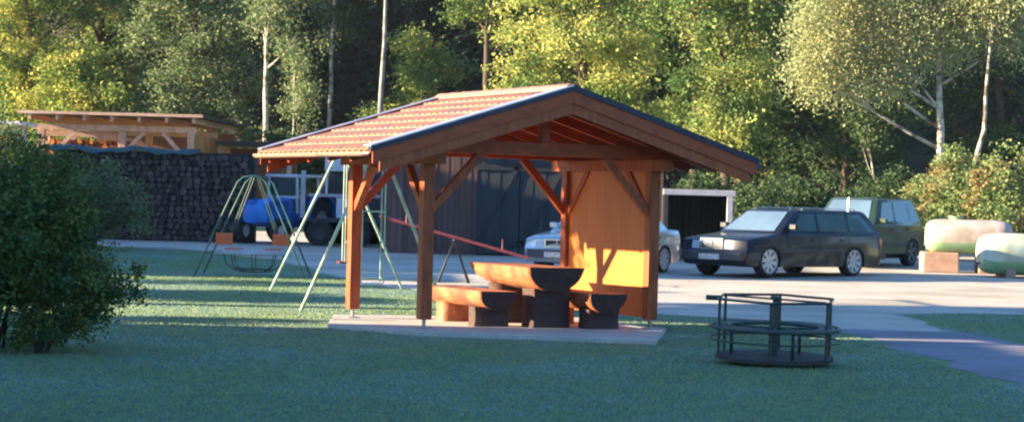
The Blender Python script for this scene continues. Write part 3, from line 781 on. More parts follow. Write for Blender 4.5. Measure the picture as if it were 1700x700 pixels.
MB().box(.74, .88, -.045, .045, 0, 1.6).build('post', M['fascia'], t, bevel=.01)
MB().box(-.8, -.7, -.04, .04, 0, 1.6).build('post', M['slate_door'], t)
MB().box(-.82, .98, .05, 3, 1.66, 1.76).build('roof', M['roofing'], t)
mb = MB(); q = -.8
while q < .85: mb.box(q, q + .15, 2.9, 2.94, 0, 1.66); q += .155
mb.box(.84, .88, .05, 2.9, 0, 1.66).box(-.82, -.78, .05, 2.9, 0, 1.66)
mb.build('wall', M['slate_door'], t)
# tractor
t = thing('tractor', 'small blue tractor with pale framed cab parked behind the swings', 'tractor', (-5.95, 62.5, g(62.5)), rad(242)); t.scale = (.88,) * 3
mb = MB(); prof = [(1.75, .62), (1.82, .8), (1.78, 1.15), (1.6, 1.3), (.3, 1.38), (.3, .6), (1.2, .5)]
k = len(prof)
for fy, s_ in ((-1, .9), (-.8, .98), (0, 1), (.8, .98), (1, .9)):
    for x, z in prof: mb.v.append((1 + (x - 1) * s_, fy * .42, .9 + (z - .9) * s_))
for i in range(4):
    for j in range(k):
        j2 = (j + 1) % k; mb.f.append((i * k + j, i * k + j2, (i + 1) * k + j2, (i + 1) * k + j)); mb.m.append(0)
mb.f.append(tuple(range(k))); mb.f.append(tuple(4 * k + j for j in range(k))[::-1]); mb.m += [0, 0]
mb.build('hood', M['blue_paint'], t, smooth=True, angle=40)
mb = MB()
for s_ in (-1, 1):
    n = 10; pts = [(-.65 + .78 * math.cos(a), .72 + .80 * math.sin(a)) for a in [PI * q / n for q in range(n + 1)]]
    inn = [(-.65 + .73 * math.cos(a), .72 + .75 * math.sin(a)) for a in [PI * q / n for q in range(n + 1)]]
    a, b = sorted((s_ * .45, s_ * .9)); mb.prism(pts + inn[::-1], a, b)
mb.box(-.5, .3, -.42, .42, .5, .95)
mb.build('fender', M['blue_paint'], t, smooth=True, angle=40)
mb = MB()
for x in (-1.0, .28):
    for y in (-.55, .55): mb.beam((x, y, .9), (x * .9, y * .9, 2.0), .07, .07)
mb.box(-1.0, .34, -.6, .6, 2.0, 2.08).box(.22, .30, -.5, .5, 1.36, 1.43)
mb.build('cab_frame', M['white_paint'], t, bevel=.01)
MB().box(.25, .262, -.46, .46, 1.44, 1.98).build('windshield', M['glass'], t)
for x, y, R in ((-.65, .68, .68), (-.65, -.68, .68), (1.35, .62, .38), (1.35, -.62, .38)):
    q = 1 if y > 0 else -1; wd = .15 if R > .5 else .09
    mb = MB(); mb.disc_y(x, y, R, [(R * .5, wd), (R * .9, wd), (R, wd * .7), (R, -wd * .7), (R * .9, -wd), (R * .5, -wd)], 24)
    wh = mb.build('wheel', M['black'], t, smooth=True, angle=40)
    MB().disc_y(x, y, R, [(R * .52, q * wd * .7), (R * .3, q * wd * .3), (.001, q * wd * .3)], 20).disc_y(x, y, R, [(R * .52, -q * wd * .7), (.001, -q * wd * .3)], 20).build('rim', M['white_paint'], wh)
MB().tube([(1.0, .2, 1.3), (1.0, .2, 1.95)], .035, 8).build('exhaust_pipe', M['dark_metal'], t)
# box trailer
t = thing('farm_trailer', 'dark farm trailer with white panels standing behind the tall swing set', 'trailer', (-4.55, 61.5, g(61.5)), rad(-8))
MB().box(-1.0, 1.15, -.0, 2.2, .62, .72).box(-1.0, -.94, 0, 2.2, .72, 1.3).box(1.09, 1.15, 0, 2.2, .72, 1.9).box(-.94, 1.09, 2.14, 2.2, .72, 1.9).build('bed', M['dark_metal'], t)
MB().box(-.75, 1.15, -.03, .0, 1.28, 1.36).box(-.98, -.86, -.03, .0, .72, 1.95).build('rail', M['fascia'], t)
MB().box(-.35, .75, -.04, -.005, 1.95, 2.38).box(-.33, -.27, -.03, .02, 1.36, 1.95).box(.67, .73, -.03, .02, 1.36, 1.95).build('headboard', M['white_paint'], t, bevel=.01)
MB().box(-.02, .55, -.06, -.032, .74, 1.26).build('side_plate', M['white_paint'], t, bevel=.01)
for x, y in ((-.45, -.02), (.6, -.02), (-.45, 2.2), (.6, 2.2)):
    R = .34
    wh = MB().disc_y(x, y, R, [(R * .5, -.09), (R * .9, -.1), (R, -.07), (R, .07), (R * .9, .1), (R * .5, .09)], 20).build('wheel', M['black'], t, smooth=True, angle=40)
    MB().disc_y(x, y, R, [(R * .52, -.07), (.001, -.03)], 16).build('rim', M['dark_metal'], wh)

# woodpile
rs = random.Random(5)
t = thing('woodpile', 'long tall dark stack of firewood logs left of the swings', 'woodpile', (-9.3, 62, g(62)))
mb = MB(); z = .09; row = 0
while z < 2.30:
    x = -2.7 + (.08 if row % 2 else 0)
    while x < 2.35:
        r = rs.uniform(.062, .10); n = rs.choice((5, 6, 7, 8)); a0 = rs.random() * 6
        yo = rs.uniform(-.05, .05); cx, cz = x + rs.uniform(-.02, .02), z + rs.uniform(-.02, .02)
        vs = [(cx + r * math.cos(a0 + 2 * PI * j / n), yo, cz + r * .95 * math.sin(a0 + 2 * PI * j / n)) for j in range(n)] + [(cx + r * math.cos(a0 + 2 * PI * j / n), .95, cz + r * .95 * math.sin(a0 + 2 * PI * j / n)) for j in range(n)]
        mb.add(vs, [tuple(range(n))[::-1], tuple(range(n, 2 * n))] + [(j, (j + 1) % n, (j + 1) % n + n, j + n) for j in range(n)])
        x += r * 2 + .004
    z += .152; row += 1
tag(mb.build('log', M['logs_old'], t), kind='stuff')
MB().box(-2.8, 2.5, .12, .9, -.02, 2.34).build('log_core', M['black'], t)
mb = MB()
for i in range(41):
    x = -2.9 + 3.9 * i / 40
    for j in range(9):
        y = -.16 + 1.3 * j / 8; e = .12 * (1 if j in (0, 8) else 0)
        mb.v.append((x, y, 2.43 + .02 * math.sin(i * .9) * math.sin(j * 1.3) + .012 * math.sin(i * 2.3 + j) + .04 * math.sin(i * .33) - e * (1 + .3 * math.sin(i * .7))))
for i in range(40):
    for j in range(8): mb.f.append((i * 9 + j, i * 9 + j + 1, (i + 1) * 9 + j + 1, (i + 1) * 9 + j)); mb.m.append(0)
tp = mb.build('tarpaulin', M['tarp'], None, smooth=True); tp.location = (-9.3, 62, g(62)); tag(tp, 'creased teal tarpaulin spread over the left of the firewood stack', 'tarpaulin')
md = tp.modifiers.new('th', 'SOLIDIFY'); md.thickness = .01
# timber barn
zb_ = g(75)
t = thing('timber_barn', 'open fronted pale timber barn filled with firewood above the woodpile', 'barn', (-12.65, 75, zb_ - .28))
for x in (-2.35, .22, 2.4):
    for y in (0, 5.5, 11): MB().box(x - .11, x + .11, y - .11, y + .11, 0, 3.25).build('post', M['timber'], t, bevel=.01)
for y in (0, 5.5, 11): MB().box(-2.6, 2.55, y - .08, y + .08, 3.25, 3.43).build('beam', M['timber'], t)
def br(a, b): MB().beam(a, b, .11, .13).build('brace', M['timber'], t)
br((-1.95, 0, 2.55), (-1.25, 0, 3.24)); br((-2.25, 0, 2.4), (-2.25, 1.0, 3.24)); br((1.5, -.02, 3.24), (2.32, -.02, 2.35)); br((.32, 0, 2.6), (.9, 0, 3.24))
for k in range(7):
    x = -2.6 + k * .86
    MB().beam((x, -.75, 3.62), (x, 11.6, 3.70), .09, .16).build('rafter', M['timber'], t)
MB().add([(-2.95, -.85, 3.72), (2.85, -.85, 3.72), (2.85, 11.8, 3.80), (-2.95, 11.8, 3.80), (-2.95, -.85, 3.80), (2.85, -.85, 3.80), (2.85, 11.8, 3.88), (-2.95, 11.8, 3.88)], [(0, 1, 2, 3), (7, 6, 5, 4), (0, 4, 5, 1), (1, 5, 6, 2), (2, 6, 7, 3), (3, 7, 4, 0)]).build('roof', M['roofing'], t)
MB().box(-2.97, 2.87, -.89, -.86, 3.72, 3.81).build('fascia', M['timber'], t)
MB().box(-2.55, -.05, .3, .36, 3.05, 3.24).build('shelf_beam', M['timber'], t)
mb = MB(); y = .2; i = 0
while y < 10.9:
    mb.box(2.50, 2.535, y, y + .34, 1.2, 3.2); y += .52
mb.build('side_wall', M['boards_gold'], t)
MB().box(-2.5, 2.5, 10.7, 10.75, 0, 3.5).build('rear_wall', M['planks'], t)
mb = MB(); rs = random.Random(9)
for z in [.1 + .155 * i for i in range(19)]:
    if z > 3.0: break
    x = -2.2
    while x < 1.6:
        if x > .3 and z > 2.55: break
        r = rs.uniform(.06, .1); n = rs.choice((5, 6, 7)); a0 = rs.random() * 6; yo = .9 + rs.uniform(-.08, .08)
        vs = [(x + r * math.cos(a0 + 2 * PI * j / n), yy, z + r * math.sin(a0 + 2 * PI * j / n)) for yy in (yo, yo + .9) for j in range(n)]
        mb.add(vs, [tuple(range(n))[::-1], tuple(range(n, 2 * n))] + [(j, (j + 1) % n, (j + 1) % n + n, j + n) for j in range(n)]); x += 2 * r + .005
fw = mb.build('firewood_stack', M['timber_red']); fw.location = (-12.65, 75, zb_ - .28); tag(fw, 'stack of reddish split firewood sitting inside the open timber barn', 'firewood', kind=None)
# low roofs beside it
t = thing('lean_to', 'low dark flat roof lean-to right of the timber barn', 'shed', (-8.9, 78, g(78)))
MB().box(-.9, 1.6, -.4, 3, 2.62, 2.76).build('roof', M['roofing'], t)
for x in (-.8, 1.5): MB().box(x - .07, x + .07, 0, .14, 0, 2.62).build('post', M['timber'], t)
MB().box(-.8, 1.5, 2.8, 2.85, 0, 2.6).build('wall', M['planks'], t)
t = thing('caravan', 'white flat roofed trailer hut behind the bush at the far left', 'hut', (-16.6, 72, g(72)))
mb = MB(); mb.box(-1.9, 1.35, 0, 2.2, .35, 3.05); mb.build('wall', M['plaster'], t, bevel=.05)
MB().box(-2.0, 1.6, -.15, 2.3, 3.05, 3.16).build('roof', M['white_paint'], t, bevel=.02)
fr = MB().box(-1.1, -.2, -.02, .01, 1.7, 2.3).build('window', M['glass'], t)

# ------------------------------------------------------------------ trees
def leaves(name, lobes, n, size, seed, mat, parent, spread=.32, shell=.55, aspect=.62, droop=0, flat=0):
    rs = np.random.RandomState(seed)
    c = np.array([l[:3] for l in lobes], float); r = np.array([l[3:6] if len(l) >= 6 else (l[3],) * 3 for l in lobes], float)
    wt = (r.prod(1)) ** (2 / 3.); wt /= wt.sum()
    n = int(n * 1.7); size *= .78; spread *= .9; nc = max(6, n // 130)
    li = rs.choice(len(lobes), nc, p=wt)
    d = rs.normal(size=(nc, 3)); d /= np.linalg.norm(d, axis=1)[:, None]
    rr = shell + (1 - shell) * rs.rand(nc)[:, None] + .12 * rs.normal(size=(nc, 1))
    cc = c[li] + d * r[li] * rr
    ci = rs.choice(nc, n, p=(lambda q: q / q.sum())(.3 + rs.rand(nc)))
    off = rs.normal(size=(n, 3)) * spread
    off[:, 2] *= .7
    if droop: off[:, 2] -= np.abs(rs.normal(size=n)) * droop
    p = cc[ci] + off
    a = rs.normal(size=(n, 3)); a[:, 2] *= .6; a /= np.linalg.norm(a, axis=1)[:, None]
    if droop: a[:, 2] -= .8; a /= np.linalg.norm(a, axis=1)[:, None]
    b = np.cross(a, rs.normal(size=(n, 3))); b /= np.linalg.norm(b, axis=1)[:, None]
    s = size * (.55 + .9 * rs.rand(n))[:, None]
    V = np.stack([p - a * s * .5, p + b * s * aspect * .5, p + a * s * .5, p - b * s * aspect * .5], 1)
    V[:, :, 2] = np.maximum(V[:, :, 2], .02)
    return quads(name, V, mat, parent)

def tree(name, label, cat, x, y, H, r0, lobes, leaf, bark, n, size, seed, path=None, group=None, limbs=True, **kw):
    z = g(y); t = thing(name, label, cat, (x, y, z), 0, group)
    rs = random.Random(seed)
    if path is None: path = [(0, 0, -.2), (rs.uniform(-.1, .1), 0, H * .25), (rs.uniform(-.25, .25), rs.uniform(-.2, .2), H * .55), (rs.uniform(-.3, .3), rs.uniform(-.3, .3), H * .95)]
    path = [Vector(p) for p in path]
    pp = []
    for i in range(len(path) - 1):
        for k in range(4): pp.append(path[i].lerp(path[i + 1], k / 4) + Vector((rs.uniform(-1, 1), rs.uniform(-1, 1), 0)) * r0 * .15)
    pp.append(path[-1])
    mb = MB(); m = len(pp)
    mb.tube(pp, [r0 * (1.15 if i == 0 else 1) * (1 - .85 * i / (m - 1)) for i in range(m)], 9)
    if limbs:
        for l in lobes:
            lc = Vector(l[:3]); zt = max(H * .12, lc.z - .9 - .35 * math.hypot(lc.x, lc.y)); zt = min(zt, H * .85)
            k = min(range(m), key=lambda i: abs(pp[i].z - zt)); s = pp[k]; r1 = r0 * (1 - .85 * k / (m - 1)) * .55
            md = s.lerp(lc, .5) + Vector((rs.uniform(-.15, .15), rs.uniform(-.15, .15), -.12))
            mb.tube([s, s.lerp(md, .5) + Vector((0, 0, -.03)), md, lc], [r1, r1 * .8, r1 * .6, r1 * .25], 6)
            for q in range(3):
                e = lc + Vector((rs.uniform(-1, 1), rs.uniform(-1, 1), rs.uniform(-.5, .9))) * (l[3] * .8)
                mb.tube([md, md.lerp(e, .5) + Vector((0, 0, .05)), e], [r1 * .4, r1 * .25, r1 * .1], 5)
    mb.build('trunk', bark, t, smooth=True)
    if n: leaves('crown', lobes, n, size, seed, leaf, t, **kw)
    return t
def blob(rs, n, cx, cy, z0, z1, rx, ry, r):
    """n lobes filling an egg-shaped crown"""
    out = []
    for i in range(n):
        f = (i + .5) / n; z = z0 + (z1 - z0) * f; w = math.sin(PI * min(1, .18 + .8 * f)) ** .7
        a = i * 2.4 + rs.uniform(-.4, .4); q = rs.uniform(.35, 1)
        out.append((cx + rx * w * q * math.cos(a), cy + ry * w * q * math.sin(a), z, r * rs.uniform(.7, 1.25), r * rs.uniform(.7, 1.25), r * rs.uniform(.55, .95)))
    return out
LM = dict(
    yellow=leafmat('autumn_maple_leaf', [(.24, .30, .07), (.42, .44, .12), (.54, .51, .16), (.34, .40, .11), (.62, .56, .22)], patch=(.13, .21, .06), pscale=.75, pthr=.54),
    yellow2=leafmat('autumn_lime_leaf', [(.26, .33, .09), (.44, .46, .14), (.22, .30, .09), (.58, .54, .22)], patch=(.09, .16, .05), pscale=.8, pthr=.5),
    green=leafmat('green_leaf', [(.06, .12, .04), (.11, .19, .06), (.19, .28, .09), (.26, .33, .10)], patch=(.34, .36, .10), pscale=.5, pthr=.58),
    ygreen=leafmat('yellow_green_leaf', [(.09, .16, .04), (.20, .28, .07), (.36, .40, .10), (.13, .21, .05)], patch=(.50, .46, .11), pscale=.8, pthr=.56),
    olive=leafmat('willow_leaf', [(.06, .11, .05), (.12, .18, .08), (.21, .26, .12), (.30, .33, .17)], pscale=.5),
    birch=leafmat('birch_leaf', [(.20, .25, .11), (.33, .37, .18), (.46, .48, .27), (.28, .33, .17)], patch=(.38, .37, .17), pscale=.5, pthr=.6),
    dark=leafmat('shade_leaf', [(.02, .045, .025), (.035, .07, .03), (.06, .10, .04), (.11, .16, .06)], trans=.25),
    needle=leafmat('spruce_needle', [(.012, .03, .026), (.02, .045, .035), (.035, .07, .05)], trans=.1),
    bush=leafmat('bush_leaf', [(.04, .06, .02), (.09, .13, .035), (.15, .18, .045), (.24, .25, .07)], patch=(.08, .14, .05), pscale=2.2, trans=.3),
    light=leafmat('hazel_leaf', [(.12, .19, .06), (.2, .28, .10), (.3, .36, .16), (.08, .14, .05)], patch=(.30, .20, .09), pscale=.9, pthr=.58))
R = random.Random(11)
F_, HX = 3918., 850.
def X(px, y): return (px - 850) * y / F_
TG = 'trees along the edge of the wood'
tree('maple_tree', 'yellow green autumn tree at the far left behind the white hut', 'tree', X(40, 96), 96, 13, .28, blob(R, 16, 0, 0, 2.2, 12, 3.0, 2.6, 1.5), LM['ygreen'], M['bark'], 20000, .20, 21, group=TG)
tree('maple_tree', 'tall green tree with yellow patches right behind the open timber barn', 'tree', X(165, 99), 99, 14, .3, blob(R, 16, 0, 0, 2.0, 13, 2.8, 2.6, 1.5), LM['green'], M['bark'], 20000, .20, 22, group=TG)
tree('maple_tree', 'bushy yellow tree low behind the left half of the barn roof', 'tree', X(110, 93), 93, 6.5, .16, blob(R, 9, 0, 0, 2.4, 6.2, 1.7, 1.5, 1.0), LM['ygreen'], M['bark'], 9000, .18, 23, group=TG)
tree('willow_tree', 'broad grey green tree left of the tall white birch trunk', 'tree', X(310, 93), 93, 10, .25, blob(R, 18, 0, 0, 1.6, 9, 3.0, 2.3, 1.4), LM['olive'], M['bark'], 24000, .17, 24, group=TG)
tree('birch_tree', 'slim white birch trunk right of the broad grey green tree', 'tree', X(444, 90), 90, 14, .17, blob(R, 8, 0, 0, 6.5, 13, 1.6, 1.6, 1.1), LM['olive'], M['birch_bark'], 6000, .16, 25, path=[(0, 0, -.2), (-.12, 0, 3), (-.22, 0, 6.5), (-.4, .1, 14)], group=TG, droop=.3)
tree('birch_tree', 'thin leaning pale sapling just right of the tall white birch trunk', 'tree', X(474, 89), 89, 6, .08, blob(R, 5, .3, 0, 3.5, 6, .7, .7, .6), LM['olive'], M['birch_bark'], 1800, .14, 26, path=[(0, 0, -.2), (.12, 0, 1.6), (.22, 0, 3.4), (.2, 0, 6)], group=TG)
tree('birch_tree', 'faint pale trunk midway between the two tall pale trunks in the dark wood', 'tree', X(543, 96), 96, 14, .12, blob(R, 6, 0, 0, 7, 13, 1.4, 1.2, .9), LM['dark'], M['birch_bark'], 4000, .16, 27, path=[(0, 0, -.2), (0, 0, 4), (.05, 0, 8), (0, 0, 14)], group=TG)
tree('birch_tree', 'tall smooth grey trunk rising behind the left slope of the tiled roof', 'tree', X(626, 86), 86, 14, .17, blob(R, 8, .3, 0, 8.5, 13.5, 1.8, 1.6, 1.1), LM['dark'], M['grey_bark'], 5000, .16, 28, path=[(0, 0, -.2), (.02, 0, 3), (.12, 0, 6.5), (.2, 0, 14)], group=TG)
tree('deciduous_tree', 'small green tree between the grey trunk and the tiled roof', 'tree', X(700, 92), 92, 7, .12, blob(R, 10, 0, 0, 1.5, 6.8, 2.0, 1.6, 1.0), LM['green'], M['bark'], 9000, .16, 29, group=TG, shell=.3)
tree('maple_tree', 'large bright yellow maple above the ridge of the tiled roof', 'tree', X(965, 78), 78, 12, .26, blob(R, 20, .1, 0, 3.3, 11.5, 2.3, 2.2, 1.2), LM['yellow'], M['bark'], 30000, .155, 30, group=TG)
tree('maple_tree', 'green and yellow tree top left of the large bright yellow maple', 'tree', X(810, 88), 88, 13, .24, blob(R, 9, .1, 0, 7.3, 12, 2.2, 2, 1.2), LM['green'], M['bark'], 9000, .17, 31, group=TG)
tree('lime_tree', 'yellow green tree above the right slope of the tiled roof', 'tree', X(1205, 75), 75, 11, .2, blob(R, 15, 0, 0, 2.6, 10.5, 1.7, 1.6, 1.0), LM['yellow2'], M['bark'], 19000, .15, 32, group=TG)
tree('deciduous_tree', 'tall dark green tree between the bright yellow maple and the birch', 'tree', X(1150, 83), 83, 12, .24, blob(R, 12, 0, 0, 3, 11.5, 2.6, 2, 1.3), LM['green'], M['bark'], 13000, .17, 33, group=TG)
tree('birch_tree', 'large pale drooping birch with two pale stems above the dark green car', 'tree', X(1562, 70), 70, 12, .17,
     [(-3.4, 0, 6.6, 1.1, 1.0, .9), (-2.5, .2, 5.6, 1.1, 1, .8), (-3.1, 0, 7.8, 1.2, 1.2, 1), (-1.5, 0, 5.9, 1.1, 1, .9), (-1.4, 0, 7.4, 1.3, 1.2, 1), (-.3, 0, 6.6, 1, 1, .8), (.6, 0, 7.6, 1.2, 1.1, 1), (1.7, 0, 7.4, 1.2, 1, .9), (-2.2, 0, 9, 1.4, 1.4, 1.1), (0, 0, 9.4, 1.5, 1.4, 1.2), (1.6, .2, 9, 1.3, 1.3, 1), (-3.9, 0, 5.4, .7, .7, .6), (2.3, 0, 6.7, .8, .8, .6)],
     LM['birch'], M['birch_bark'], 48000, .105, 34, path=[(.1, 0, -.2), (.0, 0, 1.8), (-.1, 0, 4.2), (-.25, .1, 7), (-.2, .1, 11.5)], group=TG, droop=.35, spread=.36)
tree('birch_tree', 'leaning pale birch stem nearest the right edge above the mint tank', 'tree', X(1598, 69), 69, 9, .11, [(.9, 0, 7.6, .9), (1.4, .1, 8.4, .9), (.4, 0, 8.6, .9)], LM['birch'], M['birch_bark'], 4500, .13, 35, path=[(0, 0, -.2), (.05, 0, 1.6), (.55, 0, 3.6), (.65, 0, 5.6), (.9, .1, 8.6)], group=TG, droop=.3)
tree('deciduous_tree', 'thin forked leaning tree in the dark gap behind the green car', 'tree', X(1478, 73), 73, 5, .07, [(-.8, 0, 4.0, .6), (-1.0, 0, 3.3, .4), (.2, 0, 4.3, .6)], LM['dark'], M['birch_bark'], 2200, .13, 36, path=[(0, 0, -.2), (-.1, 0, 1.1), (-.55, 0, 2.2), (-.9, 0, 4.0)], group=TG)
tree('deciduous_tree', 'dark green tree behind the birch at the right edge', 'tree', X(1660, 80), 80, 11, .2, blob(R, 13, 0, 0, 1.5, 10.5, 2.4, 2, 1.3), LM['dark'], M['bark'], 13000, .17, 37, group=TG)
tree('deciduous_tree', 'dark leafy tree filling the gap behind the black wagon', 'tree', X(1400, 82), 82, 12, .22, blob(R, 16, 0, 0, 1.0, 11.5, 2.6, 2, 1.4), LM['dark'], M['bark'], 16000, .17, 38, group=TG)
tree('deciduous_tree', 'dark leafy tree standing behind the low carport', 'tree', X(1270, 84), 84, 12, .22, blob(R, 14, 0, 0, .8, 11, 2.3, 2, 1.4), LM['dark'], M['bark'], 15000, .17, 39, group=TG)

def bushy(name, label, x, y, w, h, leaf, n, size, seed, d=None, cat='bush', group=None, **kw):
    rs = random.Random(seed); d = d or w
    t = thing(name, label, cat, (x, y, g(y)), 0, group)
    mb = MB(); lob = []
    for i in range(9):
        a = i * 2.4; q = rs.uniform(.2, .8); ex = Vector((w * .42 * q * math.cos(a), d * .42 * q * math.sin(a), h * rs.uniform(.4, .82)))
        mb.tube([(rs.uniform(-.08, .08), rs.uniform(-.08, .08), -.05), ex * .5 + Vector((0, 0, -.02 * h)), ex], [.022, .016, .006], 6)
        lob.append((ex.x, ex.y, ex.z, w * .24, d * .24, h * .22))
    for i in range(6):
        a = i * 1.05 + .3; lob.append((w * .3 * math.cos(a), d * .3 * math.sin(a), h * .32, w * .2, d * .2, h * .2))
    mb.build('stem', M['bark'], t, smooth=True)
    leaves('foliage', lob, n, size, seed, leaf, t, **kw)
    return t
BG = 'shrubs along the edge of the wood'
spec = [(1150, 68, 3.2, 2.2, 'dark', 'dark shrub behind the low carport roof'), (1255, 66, 3.2, 1.9, 'dark', 'dark shrub just right of the carport post'),
        (1350, 67, 3.4, 2.2, 'dark', 'dark shrub above the roof of the black wagon'), (1450, 70, 3.2, 2.6, 'dark', 'dark shrub right behind the green car roof'),
        (1590, 63, 2.4, 3.0, 'light', 'pale green hazel between the green car and the pink tank'), (1665, 62, 2.6, 3.0, 'light', 'pale green hazel behind the mint tank'),
        (1545, 67, 1.8, 2.2, 'light', 'smaller pale shrub at the foot of the two birch stems'),
        (500, 86, 3.4, 3.6, 'dark', 'dark green shrub under the thin pale sapling'), (420, 87, 3.0, 3.2, 'olive', 'grey green shrub at the foot of the white birch trunk'),
        (590, 88, 3.2, 3.4, 'dark', 'dark shrub left of the smooth grey trunk'), (690, 86, 3.0, 4.4, 'green', 'green shrub right of the smooth grey trunk')]
for i, (px, y, w, h, lf, lab) in enumerate(spec):
    bushy('shrub', lab, X(px, y), y, w, h, LM[lf], 5200, .12, 60 + i, group=BG, spread=.2)
bushy('shrub', 'low blue green shrub in front of the firewood stack', X(150, 56), 56, 3.2, 2.2, LM['olive'], 7000, .09, 80, d=1.5, spread=.15)
bushy('shrub', 'tall fresh green shrub at the left edge above the big bush', X(10, 42), 42, 2.0, 3.1, LM['bush'], 12000, .07, 81, spread=.14)
# the big dark bush at left
bushy('bush', 'big dark leafy bush standing in the shade at the left edge of the lawn', -5.36, 24.6, 3.0, 2.2, LM['bush'], 50000, .06, 82, d=2.2, spread=.11, shell=.35)
t = bushy('bush', 'small dark low bush leaning out from the foot of the big bush', -4.75, 24.0, .9, .5, LM['bush'], 2600, .05, 83, d=.7, spread=.07)
t = thing('overhanging_branch', 'dark leafy branch reaching right over the sunny grass from the big bush', 'branch', (-4.45, 24.3, 0))
mb = MB(); mb.tube([(-.2, 0, .3), (.15, 0, .5), (.4, 0, .66), (.62, 0, .78)], [.016, .012, .009, .005], 6)
for k in range(10):
    q = k / 9; p = Vector((-.2 + .78 * q, 0, .32 + .44 * q)); mb.tube([p, p + Vector((.08, R.uniform(-.1, .1), -.12 - .12 * R.random()))], [.006, .003], 4)
mb.build('stem', M['bark'], t)
leaves('foliage', [(.6, 0, .78, .10, .08, .08), (.35, 0, .58, .10, .08, .07), (.1, 0, .38, .14, .1, .10), (-.1, 0, .22, .18, .12, .1)], 1100, .05, 5, LM['bush'], t, spread=.05)

# spruces in the dark middle
def spruce_parts(t, H, r, n, seed):
    rs = np.random.RandomState(seed)
    MB().tube([(0, 0, -.2), (0, 0, H * .5), (0, 0, H)], [.2, .12, .02], 8).build('trunk', M['bark'], t, smooth=True)
    f = rs.rand(n) ** .75; z = H * (.06 + .92 * f); lay = np.floor(z / .55) * .55 + .1; a = rs.rand(n) * 2 * PI
    br_ = np.floor(a / (2 * PI) * 9 + lay * 3.3); a = br_ * 2 * PI / 9 + rs.normal(size=n) * .16
    q = rs.rand(n) ** .7; rr = r * (1 - .95 * f) * q; zz = lay + (z - lay) * .35 - rr * .35 + rs.normal(size=n) * .05
    p = np.stack([rr * np.cos(a), rr * np.sin(a), np.maximum(zz, .1)], 1)
    u = np.stack([np.cos(a), np.sin(a), -.5 * np.ones(n)], 1) + rs.normal(size=(n, 3)) * .35; u /= np.linalg.norm(u, axis=1)[:, None]
    b = np.cross(u, rs.normal(size=(n, 3))); b /= np.linalg.norm(b, axis=1)[:, None]
    s = (.14 + .16 * rs.rand(n))[:, None]
    V = np.stack([p - u * s, p + b * s * .33, p + u * s, p - b * s * .33], 1)
    quads('crown', V, LM['needle'], t)
sp = thing('spruce_tree', 'dark spruce right of the thin pale sapling in the wood', 'tree', (X(505, 100), 100, g(100)), 0, 'dark spruces in the wood')
spruce_parts(sp, 17, 3.0, 22000, 3)
for px, y, sc_, lab in ((585, 103, 1.05, 'dark spruce just left of the smooth grey trunk'), (670, 99, 1.0, 'dark spruce just right of the smooth grey trunk'), (745, 101, 1.1, 'dark spruce above the middle of the left roof slope'),
                        (815, 97, 1.0, 'dark spruce left of the bright yellow maple'), (400, 104, 1.1, 'dark spruce behind the tall white birch trunk'), (1090, 92, .95, 'dark spruce right behind the bright yellow maple'),
                        (1330, 96, 1.05, 'dark spruce behind the left side of the drooping birch'), (250, 106, 1.1, 'dark spruce behind the broad grey green tree'), (1640, 92, 1.0, 'dark spruce behind the right birch stem')):
    c_ = copy_tree(sp); c_.location = (X(px, y), y, g(y)); c_.scale = (sc_,) * 3; c_.rotation_euler = (0, 0, R.random() * 6); c_['label'] = lab
# the wood behind, one mass
def wood():
    rs = np.random.RandomState(44); lob = []
    for k in range(300):
        y = 103 + 30 * rs.rand(); x = (rs.rand() * 2 - 1) * 34; z = g(y) + rs.rand() * 13
        lob.append((x, y, z, 1.8 + rs.rand(), 1.8, 1.5 + rs.rand()))
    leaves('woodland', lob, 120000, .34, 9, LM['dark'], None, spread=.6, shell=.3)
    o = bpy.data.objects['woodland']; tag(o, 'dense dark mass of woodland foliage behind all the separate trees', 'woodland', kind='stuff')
wood()

# ------------------------------------------------------------------ unseen casters added beyond the left edge to shade the lawn and yard
def shade_house(name, label, x0, x1, y0, y1, hw, hr, ridge='y'):
    zg = min(g(y0), g(y1)) - .1; cx, cy = (x0 + x1) / 2, (y0 + y1) / 2
    t = thing(name, label, 'shade_house', (cx, cy, zg)); a, b = (x1 - x0) / 2, (y1 - y0) / 2
    MB().add([(-a, -b, 0), (a, -b, 0), (a, b, 0), (-a, b, 0), (-a, -b, hw), (a, -b, hw), (a, b, hw), (-a, b, hw), (0, -b, hr - .15), (0, b, hr - .15)],
             [(0, 1, 5, 8, 4), (2, 3, 7, 9, 6), (0, 4, 7, 3), (1, 2, 6, 5), (4, 8, 9, 7), (5, 6, 9, 8)]).build('wall', M['plaster'], t)
    sl = (hr - hw) / a; e = a + .4
    for s_ in (-1, 1):
        MB().prism([(0, hr), (s_ * e, hr - sl * e), (s_ * e, hr - sl * e - .14), (0, hr - .14)], -b - .3, b + .3).build('roof', M['tile'], t)
    k = int(2 * b // 3)
    for i in range(k):
        yy = -b + (i + .5) * 2 * b / k
        for zz in ((1.0,) if hw < 4 else (1.0, 3.6)):
            f = MB().box(a - .02, a + .05, yy - .5, yy + .5, zz, zz + 1.2).build('window', M['white_paint'], t)
            MB().box(a + .051, a + .058, yy - .42, yy + .42, zz + .08, zz + 1.12).build('pane', M['glass'], f)
    return t
shade_house('shade_house', 'unseen two storey building added to shade the foreground lawn', -24, -13.0, 1, 24.6, 6.2, 8.4)  # unseen, added to shade the foreground
shade_house('shade_house', 'unseen low annex added to shape the edge of the foreground shade', -24, -13.2, 25.0, 27.6, 4.3, 6.25)  # unseen, added; kept low so the tiled roof stays in the sun
shade_house('shade_garage', 'unseen low building added to shade the ground behind the swings', -19, -13.2, 43.5, 45.9, 3.1, 3.9)  # unseen, added to shade the ground behind the swings
